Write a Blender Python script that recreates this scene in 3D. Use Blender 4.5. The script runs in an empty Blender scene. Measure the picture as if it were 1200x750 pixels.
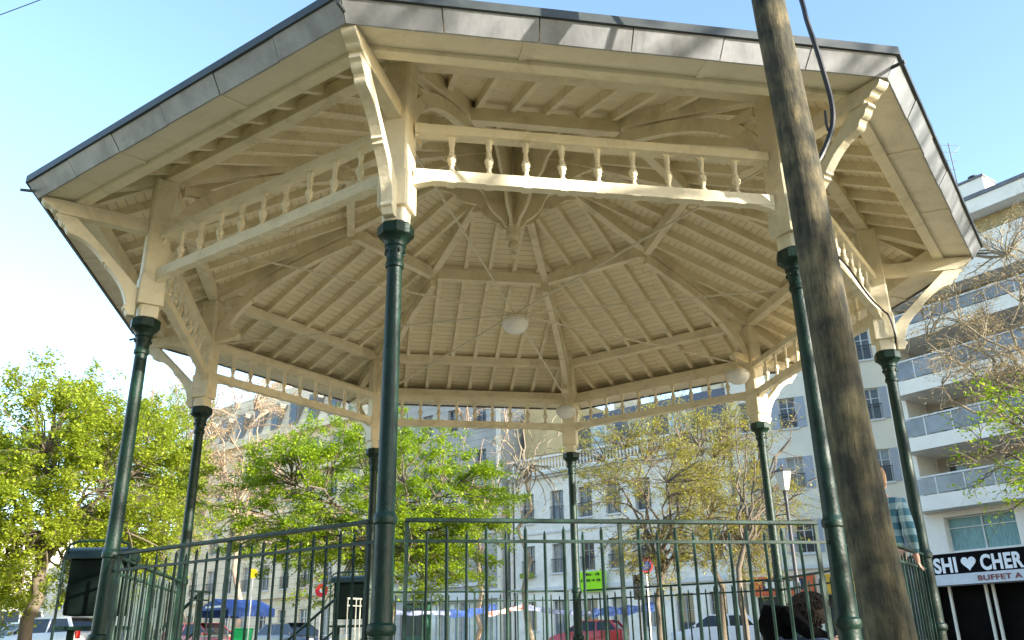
import bpy, bmesh, math, random
from mathutils import Vector, Matrix, noise
S = bpy.context.scene
COL = S.collection
R = math.radians
E = 1.1                      # eye height above the ground at the bandstand
rnd = random.Random(7)

# ------------------------------------------------------------------ helpers
class MB:
    """collects polygons, builds ONE mesh object"""
    def __init__(s): s.v = []; s.f = []; s.uv = {}; s.m = []; s.cur = 0
    def add(s, vs, fs, uvs=None):
        o = len(s.v); s.v += [tuple(v) for v in vs]
        for i, f in enumerate(fs):
            if uvs: s.uv[len(s.f)] = uvs[i]
            s.f.append([o + k for k in f]); s.m.append(s.cur)
    def quad(s, a, b, c, d, uv=None): s.add([a, b, c, d], [[0, 1, 2, 3]], [uv] if uv else None)
    def box(s, c, d, rot=0.0):
        x, y, z = c; a, b, h = [k / 2 for k in d]; ca, sa = math.cos(rot), math.sin(rot)
        vs = [(x + i * a * ca - j * b * sa, y + i * a * sa + j * b * ca, z + k * h) for k in (-1, 1) for j in (-1, 1) for i in (-1, 1)]
        s.add(vs, [[0, 2, 3, 1], [4, 5, 7, 6], [0, 1, 5, 4], [2, 6, 7, 3], [0, 4, 6, 2], [1, 3, 7, 5]])
    def beam(s, p0, p1, w, h, up=(0, 0, 1)):
        p0, p1 = Vector(p0), Vector(p1); d = (p1 - p0).normalized(); sd = d.cross(Vector(up)).normalized(); u = sd.cross(d)
        vs = [p + sd * (i * w / 2) + u * (j * h / 2) for p in (p0, p1) for j in (-1, 1) for i in (-1, 1)]
        s.add(vs, [[0, 1, 3, 2], [4, 6, 7, 5], [0, 4, 5, 1], [2, 3, 7, 6], [0, 2, 6, 4], [1, 5, 7, 3]])
    def tube(s, pts, rad, n=6, cap=True):
        pts = [Vector(p) for p in pts]; m = len(pts)
        rs = rad if isinstance(rad, (list, tuple)) else [rad] * m
        vs = []; pu = None
        for i, p in enumerate(pts):
            d = (pts[min(i + 1, m - 1)] - pts[max(i - 1, 0)])
            d = d.normalized() if d.length > 1e-9 else Vector((0, 0, 1))
            if pu is None: pu = d.orthogonal().normalized()
            pu = (pu - d * pu.dot(d)); pu = pu.normalized() if pu.length > 1e-6 else d.orthogonal().normalized()
            w = d.cross(pu)
            for k in range(n):
                a = 2 * math.pi * k / n; vs.append(p + (pu * math.cos(a) + w * math.sin(a)) * rs[i])
        fs = [[i * n + k, i * n + (k + 1) % n, (i + 1) * n + (k + 1) % n, (i + 1) * n + k] for i in range(m - 1) for k in range(n)]
        if cap: fs += [list(range(n))[::-1], [(m - 1) * n + k for k in range(n)]]
        s.add(vs, fs)
    def lathe(s, c, prof, n=12, a0=0.0, sx=1.0, sy=1.0):
        vs = []
        for (r, z) in prof:
            for k in range(n):
                a = a0 + 2 * math.pi * k / n; vs.append((c[0] + r * sx * math.cos(a), c[1] + r * sy * math.sin(a), c[2] + z))
        m = len(prof)
        fs = [[i * n + k, i * n + (k + 1) % n, (i + 1) * n + (k + 1) % n, (i + 1) * n + k] for i in range(m - 1) for k in range(n)]
        fs += [list(range(n))[::-1], [(m - 1) * n + k for k in range(n)]]
        s.add(vs, fs)
    def prism(s, poly, fn, w0, w1):
        """poly of (a,b); fn(a,b,w)->xyz ; extruded from w0 to w1"""
        n = len(poly)
        vs = [fn(a, b, w0) for a, b in poly] + [fn(a, b, w1) for a, b in poly]
        fs = [list(range(n)), list(range(n, 2 * n))[::-1]] + [[i, i + n, (i + 1) % n + n, (i + 1) % n] for i in range(n)]
        s.add(vs, fs)
    def build(s, name, mat, parent=None, smooth=False, bevel=0.0, fix=True):
        me = bpy.data.meshes.new(name); me.from_pydata(s.v, [], s.f)
        for mm in (mat if isinstance(mat, (list, tuple)) else [mat]): me.materials.append(mm)
        if any(s.m): me.polygons.foreach_set('material_index', s.m)
        if s.uv:
            l = me.uv_layers.new(name='UVMap')
            for i, p in enumerate(me.polygons):
                if i in s.uv:
                    for k, li in enumerate(p.loop_indices): l.data[li].uv = s.uv[i][k]
        if fix:
            bm = bmesh.new(); bm.from_mesh(me); bmesh.ops.recalc_face_normals(bm, faces=bm.faces); bm.to_mesh(me); bm.free()
        if smooth:
            me.polygons.foreach_set('use_smooth', [True] * len(me.polygons))
            try: me.set_sharp_from_angle(angle=R(40))
            except Exception: pass
        o = bpy.data.objects.new(name, me); COL.objects.link(o)
        if parent is not None: o.parent = parent
        if bevel:
            b = o.modifiers.new('Bevel', 'BEVEL'); b.width = bevel; b.segments = 2; b.limit_method = 'ANGLE'; b.angle_limit = R(50)
        return o

def tag(o, label=None, cat=None, group=None, kind=None):
    for k, v in (('label', label), ('category', cat), ('group', group), ('kind', kind)):
        if v: o[k] = v
    return o
def thing(name, label, cat, loc=(0, 0, 0), rz=0.0, group=None):
    o = bpy.data.objects.new(name, None); o.empty_display_size = .2; COL.objects.link(o); o.location = loc; o.rotation_euler = (0, 0, rz)
    return tag(o, label, cat, group)
def copy_tree(o, parent=None):
    c = o.copy(); COL.objects.link(c)
    if parent is not None: c.parent = parent
    for ch in list(o.children): copy_tree(ch, c)
    return c

# ------------------------------------------------------------------ camera
F_PX = 995.0                        # focal length in pixels of a 1200-wide frame
CAM = Vector((0, -9.827, E))
FW = Vector((-0.00353132, 0.93325442, 0.35919873)); RT = Vector((0.99981775, 0.01003436, -0.01624154)); UP = Vector((0.01876182, -0.35907591, 0.93311976))
cd = bpy.data.cameras.new('camera'); cam = bpy.data.objects.new('camera', cd); COL.objects.link(cam); S.camera = cam
cd.sensor_width = 36; cd.lens = F_PX / 1200 * 36; cd.clip_start = .05; cd.clip_end = 5000
m = Matrix((RT, UP, -FW)).transposed().to_4x4(); m.translation = CAM; cam.matrix_world = m
def at(x, y, d):
    """the world point seen at pixel (x, y) of the 1200x750 photograph, d metres ahead of the camera (in plan)"""
    q = FW + RT * ((x - 600) / F_PX) + UP * ((375 - y) / F_PX)
    return CAM + q * (d / q.y)

# ------------------------------------------------------------------ materials
def new_mat(name):
    m = bpy.data.materials.new(name); m.use_nodes = True; n = m.node_tree; b = n.nodes['Principled BSDF']; return m, n, b
def N(n, t, **kw):
    o = n.nodes.new(t)
    for k, v in kw.items(): setattr(o, k, v)
    return o
def mat(name, col, rough=.6, var=.12, scale=3.0, metal=0.0, bump=0.0, bscale=40.0, col2=None, spec=None, coat=0.0, stretch=None, contrast=(.3, .7), grime=0.0):
    m, n, b = new_mat(name); L = n.links
    tc = N(n, 'ShaderNodeTexCoord'); src = tc.outputs['Object']
    if stretch:
        mp = N(n, 'ShaderNodeMapping'); mp.inputs['Scale'].default_value = stretch; L.new(src, mp.inputs['Vector']); src = mp.outputs['Vector']
    ns = N(n, 'ShaderNodeTexNoise'); ns.inputs['Scale'].default_value = scale; ns.inputs['Detail'].default_value = 6; ns.inputs['Roughness'].default_value = .65; L.new(src, ns.inputs['Vector'])
    cr = N(n, 'ShaderNodeValToRGB'); cr.color_ramp.elements[0].position = contrast[0]; cr.color_ramp.elements[1].position = contrast[1]
    c2 = col2 or tuple(min(1, c * (1 + var)) for c in col); c1 = col if col2 else tuple(c * (1 - var) for c in col)
    cr.color_ramp.elements[0].color = (*c1, 1); cr.color_ramp.elements[1].color = (*c2, 1)
    L.new(ns.outputs['Fac'], cr.inputs['Fac']); L.new(cr.outputs['Color'], b.inputs['Base Color'])
    b.inputs['Roughness'].default_value = rough; b.inputs['Metallic'].default_value = metal
    if spec is not None: b.inputs['Specular IOR Level'].default_value = spec
    if coat: b.inputs['Coat Weight'].default_value = coat
    if grime:
        g1 = N(n, 'ShaderNodeTexNoise'); g1.inputs['Scale'].default_value = 2.3; g1.inputs['Detail'].default_value = 10; g1.inputs['Roughness'].default_value = .72; g1.inputs['Distortion'].default_value = .6; L.new(tc.outputs['Object'], g1.inputs['Vector'])
        g2 = N(n, 'ShaderNodeValToRGB'); g2.color_ramp.elements[0].position = .50; g2.color_ramp.elements[0].color = (1, 1, 1, 1); g2.color_ramp.elements[1].position = .78; g2.color_ramp.elements[1].color = (1 - grime, 1 - grime * 1.1, 1 - grime * 1.35, 1); L.new(g1.outputs['Fac'], g2.inputs['Fac'])
        gm = N(n, 'ShaderNodeMix', data_type='RGBA', blend_type='MULTIPLY'); gm.inputs['Factor'].default_value = 1; L.new(cr.outputs['Color'], gm.inputs['A']); L.new(g2.outputs['Color'], gm.inputs['B']); L.new(gm.outputs['Result'], b.inputs['Base Color'])
    if bump:
        n2 = N(n, 'ShaderNodeTexNoise'); n2.inputs['Scale'].default_value = bscale; n2.inputs['Detail'].default_value = 4; L.new(src, n2.inputs['Vector'])
        bp = N(n, 'ShaderNodeBump'); bp.inputs['Strength'].default_value = bump; bp.inputs['Distance'].default_value = .02; L.new(n2.outputs['Fac'], bp.inputs['Height']); L.new(bp.outputs['Normal'], b.inputs['Normal'])
    return m
def mat_boards(name, col, pitch=.095):
    """painted tongue and groove boards; UV.y runs down the slope in metres"""
    m, n, b = new_mat(name); L = n.links
    uv = N(n, 'ShaderNodeUVMap'); sp = N(n, 'ShaderNodeSeparateXYZ'); L.new(uv.outputs['UV'], sp.inputs[0])
    dv = N(n, 'ShaderNodeMath', operation='DIVIDE'); dv.inputs[1].default_value = pitch; L.new(sp.outputs['Y'], dv.inputs[0])
    fr = N(n, 'ShaderNodeMath', operation='FRACT'); L.new(dv.outputs[0], fr.inputs[0])
    fl = N(n, 'ShaderNodeMath', operation='FLOOR'); L.new(dv.outputs[0], fl.inputs[0])
    pp = N(n, 'ShaderNodeMath', operation='PINGPONG'); pp.inputs[1].default_value = .5; L.new(fr.outputs[0], pp.inputs[0])
    gr = N(n, 'ShaderNodeMapRange'); gr.inputs['From Min'].default_value = 0.0; gr.inputs['From Max'].default_value = .10; L.new(pp.outputs[0], gr.inputs['Value'])
    wn = N(n, 'ShaderNodeTexWhiteNoise', noise_dimensions='1D'); L.new(fl.outputs[0], wn.inputs['W'])
    tc = N(n, 'ShaderNodeTexCoord'); ns = N(n, 'ShaderNodeTexNoise'); ns.inputs['Scale'].default_value = 2.0; ns.inputs['Detail'].default_value = 7; L.new(tc.outputs['Object'], ns.inputs['Vector'])
    ad = N(n, 'ShaderNodeMath', operation='MULTIPLY_ADD'); ad.inputs[1].default_value = .35; L.new(wn.outputs['Value'], ad.inputs[0]); L.new(ns.outputs['Fac'], ad.inputs[2])
    cr = N(n, 'ShaderNodeValToRGB'); cr.color_ramp.elements[0].position = .3; cr.color_ramp.elements[1].position = .95
    cr.color_ramp.elements[0].color = (*[c * .90 for c in col], 1); cr.color_ramp.elements[1].color = (*[min(1, c * 1.06) for c in col], 1); L.new(ad.outputs[0], cr.inputs['Fac'])
    # butt joints along each board
    jx = N(n, 'ShaderNodeMath', operation='MULTIPLY_ADD'); jx.inputs[1].default_value = 1 / 2.3; L.new(sp.outputs['X'], jx.inputs[0]); L.new(wn.outputs['Value'], jx.inputs[2])
    jf = N(n, 'ShaderNodeMath', operation='FRACT'); L.new(jx.outputs[0], jf.inputs[0]); jg = N(n, 'ShaderNodeMath', operation='GREATER_THAN'); jg.inputs[1].default_value = .004; L.new(jf.outputs[0], jg.inputs[0])
    jm = N(n, 'ShaderNodeMath', operation='MINIMUM'); L.new(gr.outputs[0], jm.inputs[0]); L.new(jg.outputs[0], jm.inputs[1]); gr = jm
    mx = N(n, 'ShaderNodeMix', data_type='RGBA'); mx.inputs['A'].default_value = (*[c * .62 for c in col], 1); L.new(gr.outputs[0], mx.inputs['Factor']); L.new(cr.outputs['Color'], mx.inputs['B'])
    L.new(mx.outputs['Result'], b.inputs['Base Color']); b.inputs['Roughness'].default_value = .55
    bp = N(n, 'ShaderNodeBump'); bp.inputs['Strength'].default_value = .5; bp.inputs['Distance'].default_value = .008; L.new(gr.outputs[0], bp.inputs['Height']); L.new(bp.outputs['Normal'], b.inputs['Normal'])
    return m
def mat_leaf(name, c1, c2, trans=.45):
    m, n, b = new_mat(name); L = n.links
    g = N(n, 'ShaderNodeNewGeometry'); cr = N(n, 'ShaderNodeValToRGB'); cr.color_ramp.elements[0].color = (*c1, 1); cr.color_ramp.elements[1].color = (*c2, 1)
    L.new(g.outputs['Random Per Island'], cr.inputs['Fac']); L.new(cr.outputs['Color'], b.inputs['Base Color']); b.inputs['Roughness'].default_value = .5
    tr = N(n, 'ShaderNodeBsdfTranslucent'); L.new(cr.outputs['Color'], tr.inputs['Color']); ms = N(n, 'ShaderNodeMixShader'); ms.inputs[0].default_value = trans
    L.new(b.outputs[0], ms.inputs[1]); L.new(tr.outputs[0], ms.inputs[2]); L.new(ms.outputs[0], n.nodes['Material Output'].inputs['Surface'])
    return m
def mat_glass(name, tint=(.03, .035, .04), rough=.06, var=.5):
    m, n, b = new_mat(name); L = n.links
    tc = N(n, 'ShaderNodeTexCoord'); ns = N(n, 'ShaderNodeTexNoise'); ns.inputs['Scale'].default_value = 1.1; L.new(tc.outputs['Object'], ns.inputs['Vector'])
    cr = N(n, 'ShaderNodeValToRGB'); cr.color_ramp.elements[0].position = .35; cr.color_ramp.elements[1].position = .7
    cr.color_ramp.elements[0].color = (*tint, 1); cr.color_ramp.elements[1].color = (*[c * (1 + var * 2) for c in tint], 1); L.new(ns.outputs['Fac'], cr.inputs['Fac']); L.new(cr.outputs['Color'], b.inputs['Base Color'])
    b.inputs['Roughness'].default_value = rough; b.inputs['Specular IOR Level'].default_value = .6
    return m
def mat_stone(name, col, course=.45):
    """ashlar with thin horizontal courses"""
    m, n, b = new_mat(name); L = n.links
    tc = N(n, 'ShaderNodeTexCoord'); sp = N(n, 'ShaderNodeSeparateXYZ'); L.new(tc.outputs['Object'], sp.inputs[0])
    dv = N(n, 'ShaderNodeMath', operation='DIVIDE'); dv.inputs[1].default_value = course; L.new(sp.outputs['Z'], dv.inputs[0])
    fr = N(n, 'ShaderNodeMath', operation='FRACT'); L.new(dv.outputs[0], fr.inputs[0])
    gt = N(n, 'ShaderNodeMath', operation='GREATER_THAN'); gt.inputs[1].default_value = .07; L.new(fr.outputs[0], gt.inputs[0])
    ns = N(n, 'ShaderNodeTexNoise'); ns.inputs['Scale'].default_value = .8; ns.inputs['Detail'].default_value = 8; L.new(tc.outputs['Object'], ns.inputs['Vector'])
    cr = N(n, 'ShaderNodeValToRGB'); cr.color_ramp.elements[0].position = .3; cr.color_ramp.elements[1].position = .7
    cr.color_ramp.elements[0].color = (*[c * .82 for c in col], 1); cr.color_ramp.elements[1].color = (*[min(1, c * 1.1) for c in col], 1); L.new(ns.outputs['Fac'], cr.inputs['Fac'])
    mx = N(n, 'ShaderNodeMix', data_type='RGBA'); mx.inputs['A'].default_value = (*[c * .6 for c in col], 1); L.new(gt.outputs[0], mx.inputs['Factor']); L.new(cr.outputs['Color'], mx.inputs['B'])
    L.new(mx.outputs['Result'], b.inputs['Base Color']); b.inputs['Roughness'].default_value = .85
    return m

CREAMC = (.83, .745, .55)
M = dict(
    cream=mat('cream_paint', CREAMC, .55, .08, 4.0, bump=.15, bscale=30, grime=.38),
    boards=mat_boards('cream_boards', (.83, .735, .52)),
    soffit=mat('soffit_paint', (.79, .725, .58), .5, .06, 2.0, bump=.06, bscale=12, grime=.30),
    green=mat('green_paint', (.006, .026, .017), .46, .45, 7.0, bump=.25, bscale=45, spec=.35),
    railg=mat('railing_green', (.012, .038, .027), .5, .6, 9.0, bump=.15, bscale=80, spec=.3),
    zinc=mat('zinc', (.36, .37, .39), .5, .25, 5.0, metal=.55, grime=.3, bump=.12, bscale=14, stretch=(1, 1, .4)),
    zincdark=mat('zinc_dark', (.045, .055, .055), .5, .3, 6.0),
    glassw=mat('opal_glass', (.80, .80, .78), .25, .04, 5.0),
    steel=mat('tie_steel', (.68, .62, .48), .45, .1, 20),
    deck=mat('deck_boards', (.60, .51, .36), .7, .25, 3, bump=.2, stretch=(1, 12, 1)),
    stone=mat_stone('plinth_stone', (.42, .38, .31), .4),
    black=mat('black_rubber', (.015, .015, .016), .45, .3, 20),
    darkgreen=mat('dark_green_box', (.006, .018, .014), .4, .4, 6),
    cabglass=mat('cabinet_glass', (.003, .008, .006), .6, .3, 6, spec=.15),
)

# ------------------------------------------------------------------ bandstand
AZ = [R(-102.16 + 45 * k) for k in range(8)]          # column azimuths
RC = 4.2; TH = math.tan(R(22.5)); CH = math.cos(R(22.5))
def pol(a, r, z): return Vector((r * math.cos(a), r * math.sin(a), z + E))      # z relative to the eye
def rad_fn(a):
    ca, sa = math.cos(a), math.sin(a)
    return lambda r, z, w: Vector((r * ca - w * sa, r * sa + w * ca, z + E))
def side_fn(k):
    f = AZ[k] + R(22.5); ca, sa = math.cos(f), math.sin(f)
    return lambda s, t, z: Vector((t * ca - s * sa, t * sa + s * ca, z + E))    # s along, t outward
SL = .42; R_E = 5.39; Z_E = 4.135
def zs(rc): return Z_E + (R_E - rc) * SL               # underside of boards at corner radius rc
bs = thing('bandstand', 'octagonal cream timber bandstand with a zinc edged roof on slim dark green iron columns', 'bandstand')

# base, deck, stairs
b = MB()
for k in range(8):
    pass
def octa(r, z): return [pol(a, r, z) for a in AZ]
def octa_slab(mb, r, z0, z1):
    v = octa(r, z0) + octa(r, z1); mb.add(v, [list(range(8))[::-1], list(range(8, 16))] + [[i, (i + 1) % 8, (i + 1) % 8 + 8, i + 8] for i in range(8)])
octa_slab(b, 4.5, -E - .1, -.33); b.build('plinth', M['stone'], bs)
b = MB(); octa_slab(b, 4.58, -.328, -.19); b.build('deck', M['deck'], bs, bevel=.015)
fn5 = side_fn(5)
st = MB()
for i in range(5):
    z1 = -.19 - .155 * (i + 1); t0 = 4.58 * CH + .28 * i
    st.prism([(t0 + .001, -E), (t0 + .28, -E), (t0 + .28, z1), (t0 + .001, z1)], lambda a, bb, w: fn5(w, a, bb), -1.2, 1.2)
st.build('steps', M['stone'], bs)

# columns
def column_prof():
    return [(.115, -.19), (.115, -.13), (.095, -.10), (.078, -.04), (.074, .02), (.076, .075), (.092, .09), (.096, .115), (.092, .14), (.072, .155), (.068, .5), (.067, .74),
            (.067, .765), (.078, .775), (.081, .80), (.078, .825), (.069, .835), (.064, .86), (.060, 1.8), (.056, 2.60), (.056, 2.625), (.068, 2.632), (.070, 2.655), (.066, 2.67), (.060, 2.68),
            (.066, 2.74), (.074, 2.775), (.072, 2.79), (.080, 2.80), (.078, 2.82), (.092, 2.845), (.112, 2.865)]
for k in range(8):
    b = MB(); b.lathe(pol(AZ[k], RC, 0), column_prof(), 20); c = b.build('column', M['green'], bs, smooth=True)
    b = MB(); p = pol(AZ[k], RC, 0); b.lathe(p, [(.112, 2.867), (.138, 2.885), (.138, 2.955), (.118, 2.978)], 8, AZ[k] + R(22.5))
    for j in range(8):
        a = AZ[k] + R(45 * j); b.box((p.x + .072 * math.cos(a), p.y + .072 * math.sin(a), p.z + 2.755), (.02, .018, .03), a)
    b.build('capital', M['green'], c, bevel=.006)

# posts
for k in range(8):
    fn = rad_fn(AZ[k]); b = MB(); h = .11; ch = .018
    def ring(h, ch): return [(RC - h + ch, -h), (RC + h - ch, -h), (RC + h, -h + ch), (RC + h, h - ch), (RC + h - ch, h), (RC - h + ch, h), (RC - h, h - ch), (RC - h, -h + ch)]
    for (z0, z1, hh, cc, ) in ((2.98, 3.10, .088, .02), (3.102, 3.40, .118, .012), (3.402, 4.448, .108, .02)):
        v0 = [fn(r, z0, w) for r, w in ring(hh, cc)]; v1 = [fn(r, z1, w) for r, w in ring(hh, cc)]
        b.add(v0 + v1, [list(range(8))[::-1], list(range(8, 16))] + [[i, (i + 1) % 8, (i + 1) % 8 + 8, i + 8] for i in range(8)])
    b.build('post', M['cream'], bs, bevel=.004)

# outriggers, brackets, arched braces, hips
def arc_pts(p0, p1, p2, n=12):
    return [((1 - t) ** 2 * p0[0] + 2 * t * (1 - t) * p1[0] + t * t * p2[0], (1 - t) ** 2 * p0[1] + 2 * t * (1 - t) * p1[1] + t * t * p2[1]) for t in [i / n for i in range(n + 1)]]
def band(b, fn, p0, p1, p2, th, w, n=14):
    c = arc_pts(p0, p1, p2, n); up = []; dn = []
    for i, (x, z) in enumerate(c):
        a = c[min(i + 1, n)]; d = c[max(i - 1, 0)]; tx, tz = a[0] - d[0], a[1] - d[1]; l = math.hypot(tx, tz); nx, nz = -tz / l, tx / l
        up.append((x + nx * th / 2, z + nz * th / 2)); dn.append((x - nx * th / 2, z - nz * th / 2))
    for i in range(n):
        q = [up[i], up[i + 1], dn[i + 1], dn[i]]
        v = [fn(x, z, -w / 2) for x, z in q] + [fn(x, z, w / 2) for x, z in q]
        fs = [[0, 1, 2, 3], [7, 6, 5, 4], [0, 4, 5, 1], [2, 6, 7, 3]]
        if i == 0: fs.append([0, 3, 7, 4])
        if i == n - 1: fs.append([1, 5, 6, 2])
        b.add(v, fs)
def weld(o, d=1e-4):
    bm = bmesh.new(); bm.from_mesh(o.data); bmesh.ops.remove_doubles(bm, verts=bm.verts, dist=d); bmesh.ops.recalc_face_normals(bm, faces=bm.faces); bm.to_mesh(o.data); bm.free()
for k in range(8):
    fn = rad_fn(AZ[k])
    b = MB()          # outrigger with a moulded nose, its tail running through the post
    nose = [(5.05, 3.865), (5.09, 3.868)] + arc_pts((5.10, 3.885), (5.15, 3.885), (5.165, 3.915), 5) + arc_pts((5.185, 3.925), (5.25, 3.935), (5.255, 4.0), 6)
    b.prism([(RC + .112, 3.865)] + nose + [(5.255, 4.003), (RC + .112, 4.003)], fn, -.055, .055)
    b.prism([(RC - .40, 3.90), (RC - .112, 3.865), (RC - .112, 4.003), (RC - .40, 4.003), (RC - .43, 3.96)], fn, -.05, .05)
    b.build('outrigger', M['cream'], bs, bevel=.005)
    b = MB()
    outer = [(5.115, 3.862), (5.12, 3.83), (5.095, 3.82)] + arc_pts((5.085, 3.81), (5.075, 3.765), (5.03, 3.755), 5) + arc_pts((5.015, 3.735), (5.01, 3.70), (4.975, 3.688), 4) + arc_pts((4.96, 3.685), (4.80, 3.66), (4.66, 3.485), 6) + [(4.665, 3.465), (4.635, 3.46), (4.635, 3.435)] \
        + arc_pts((4.61, 3.425), (4.44, 3.27), (4.405, 3.08), 6) + [(4.425, 3.07), (4.425, 3.045), (4.405, 3.035), (4.385, 2.985)]
    inner = [(4.318, 2.985), (4.32, 3.26)] + arc_pts((4.34, 3.29), (4.66, 3.60), (4.94, 3.862), 5)
    b.prism(outer + inner, fn, -.045, .045)
    b.build('bracket', M['cream'], bs, bevel=.004)
    b = MB(); band(b, fn, (RC - .15, 3.99), (3.78, 4.66), (2.25, 5.13), .13, .085); o = b.build('arched_brace', M['cream'], bs); weld(o)
    b = MB(); b.beam(fn(3.60, 4.46, 0), fn(4.02, 4.43, 0), .06, .10); b.build('strut', M['cream'], bs, bevel=.004)
    b = MB(); p0 = fn(5.30, zs(5.30) - .094, 0); p1 = fn(.12, zs(.12) - .094, 0); b.beam(p0, p1, .11, .18); b.build('hip_rafter', M['cream'], bs, bevel=.006)
    b = MB(); b.beam(fn(RC - .14, 3.84, 0), fn(.05, 3.86, 0), .017, .017); b.build('tie_rod', M['steel'], bs)

for k in range(8):
    fn = side_fn(k)
    def half(r, back=0.0): return r * CH * TH - back     # half-length at corner radius r
    T = lambda r: r * CH
    # wall plate, purlin ring, eave purlin
    b = MB(); t = T(RC); hl = t * TH
    for (tt, z0, z1, w) in ((T(RC), 4.452, 4.585, .12),):
        l0, l1 = (tt - w / 2) * TH - .003, (tt + w / 2) * TH - .003
        b.prism([(-l0, tt - w / 2), (l0, tt - w / 2), (l1, tt + w / 2), (-l1, tt + w / 2)], lambda s, t_, z: fn(s, t_, z), z0, z1)
    b.build('wall_plate', M['cream'], bs, bevel=.006)
    b = MB(); tt = T(2.25); w = .10; l0, l1 = (tt - w / 2) * TH - .06, (tt + w / 2) * TH - .06
    b.prism([(-l0, tt - w / 2), (l0, tt - w / 2), (l1, tt + w / 2), (-l1, tt + w / 2)], lambda s, t_, z: fn(s, t_, z), 5.19, zs(2.25) - .10); b.build('purlin', M['cream'], bs, bevel=.005)
    b = MB(); tt = T(4.93); w = .10; l0, l1 = (tt - w / 2) * TH - .002, (tt + w / 2) * TH - .002
    b.prism([(-l0, tt - w / 2), (l0, tt - w / 2), (l1, tt + w / 2), (-l1, tt + w / 2)], lambda s, t_, z: fn(s, t_, z), 4.006, 4.19); b.build('eave_beam', M['cream'], bs, bevel=.006)
    # soffit with cover strips
    b = MB(); ta, tb = T(4.93) + .052, T(5.275)
    b.prism([(-ta * TH + .002, ta), (ta * TH - .002, ta), (tb * TH - .002, tb), (-tb * TH + .002, tb)], lambda s, t_, z: fn(s, t_, z + (T(5.275) - t_) * .12), 4.010, 4.030)
    sof = b.build('soffit', M['soffit'], bs)
    for s in (-.75, .62):
        b = MB(); b.prism([(s - .03, ta), (s + .03, ta), (s + .03, tb - .004), (s - .03, tb - .004)], lambda s_, t_, z: fn(s_, t_, z + (T(5.275) - t_) * .12), 3.998, 4.009); b.build('cover_strip', M['soffit'], sof)
    # fascia: lapped zinc sheets, dark lip above
    n = 6; za, zb = 3.985, 4.118; ra, rb = 5.285, 5.385
    fas = None
    for i in range(n):
        f0, f1 = -1 + 2 * i / n, -1 + 2 * (i + 1) / n - .004; o_ = .004 * (i % 2) + rnd.uniform(-.002, .002)
        b = MB(); v = []
        for (r_, z_) in ((ra, za), (rb, zb)):
            tt = T(r_) + o_
            for f in (f0, f1): v.append(fn(f * (T(r_) * TH + .001), tt, z_))
        for (r_, z_) in ((ra, za), (rb, zb)):
            tt = T(r_) + o_ - .012
            for f in (f0, f1): v.append(fn(f * (T(r_) * TH - .004), tt, z_ - .002))
        b.add(v, [[0, 1, 3, 2], [4, 6, 7, 5], [0, 4, 5, 1], [2, 3, 7, 6], [0, 2, 6, 4], [1, 5, 7, 3]])
        if fas is None: fas = b.build('fascia', M['zinc'], bs)
        else: b.build('zinc_sheet', M['zinc'], fas)
    b = MB(); t0, t1 = T(5.37), T(5.412)
    b.prism([(-t0 * TH, t0), (t0 * TH, t0), (t1 * TH, t1), (-t1 * TH, t1)], lambda s, t_, z: fn(s, t_, z), 4.119, 4.19); b.build('gutter_lip', M['zincdark'], fas)
    # boarded roof, zinc outside
    b = MB(); t0 = T(5.36)
    pts = [fn(-t0 * TH, t0, zs(5.36)), fn(t0 * TH, t0, zs(5.36)), fn(0, .001, zs(0))]
    sl = math.hypot(t0, zs(0) - zs(5.36)); b.add(pts, [[0, 1, 2]], [[(-t0 * TH, 0), (t0 * TH, 0), (0, sl)]]); b.build('roof_boards', M['boards'], bs, fix=False)
    b = MB(); t0 = T(5.40); b.add([fn(-t0 * TH, t0, zs(5.40) + .045), fn(t0 * TH, t0, zs(5.40) + .045), fn(0, 0, zs(0) + .045)], [[0, 1, 2]])
    for i in range(-4, 5):
        s = i * .45; ti = max(abs(s) / TH + .06, .3)
        if ti < t0 - .1:
            b.beam(fn(s, ti, zs(ti / CH) + .06), fn(s, t0 - .12, zs((t0 - .12) / CH) + .06), .03, .03)
    b.build('roof_covering', M['zinc'], bs, fix=False)
    # common rafters
    for i in range(9):
        s = (i - 4) * .372; t_in = max(abs(s) / TH + .10, .32); t_out = 4.845
        if t_out - t_in < .25: continue
        b = MB(); b.beam(fn(s, t_in, zs(t_in / CH) - .051), fn(s, t_out, zs(t_out / CH) - .051), .058, .098); b.build('rafter', M['cream'], bs)
    # frieze
    t = T(RC); L0 = t * TH - .118; nb = 10; pitch = 2 * L0 / nb
    b = MB(); g = lambda s, z, w: fn(s, t + w, z)
    b.prism([(-L0, 3.797), (L0, 3.797), (L0, 3.876), (-L0, 3.876)], g, -.055, .055)
    b.prism([(-L0, 3.372), (L0, 3.372), (L0, 3.472), (-L0, 3.472)], g, -.042, .042)
    for i in range(nb + 1):                     # rounded corners of every opening
        s = -L0 + i * pitch
        for sg in (-1, 1):
            if (i == 0 and sg < 0) or (i == nb and sg > 0): continue
            e0 = s + sg * (.016 if 0 < i < nb else 0.0); r_ = .052
            arc = [(e0 + sg * r_ * (1 - math.sin(a)), 3.7965 - r_ * (1 - math.cos(a))) for a in [math.pi / 2 * q / 5 for q in range(6)]]
            b.prism([(e0, 3.7965)] + arc, g, -.018, .018)
        if 0 < i < nb: b.prism([(s - .03, 3.364), (s + .03, 3.364), (s + .035, 3.3715), (s - .035, 3.3715)], g, -.046, .046)
    # widened ends of the lower rail
    for sg in (-1, 1):
        b.prism([(sg * L0, 3.325), (sg * (L0 - .05), 3.345), (sg * (L0 - .16), 3.3715), (sg * L0, 3.3715)], g, -.038, .038)
    fz = b.build('frieze', M['cream'], bs, bevel=.004)
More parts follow.
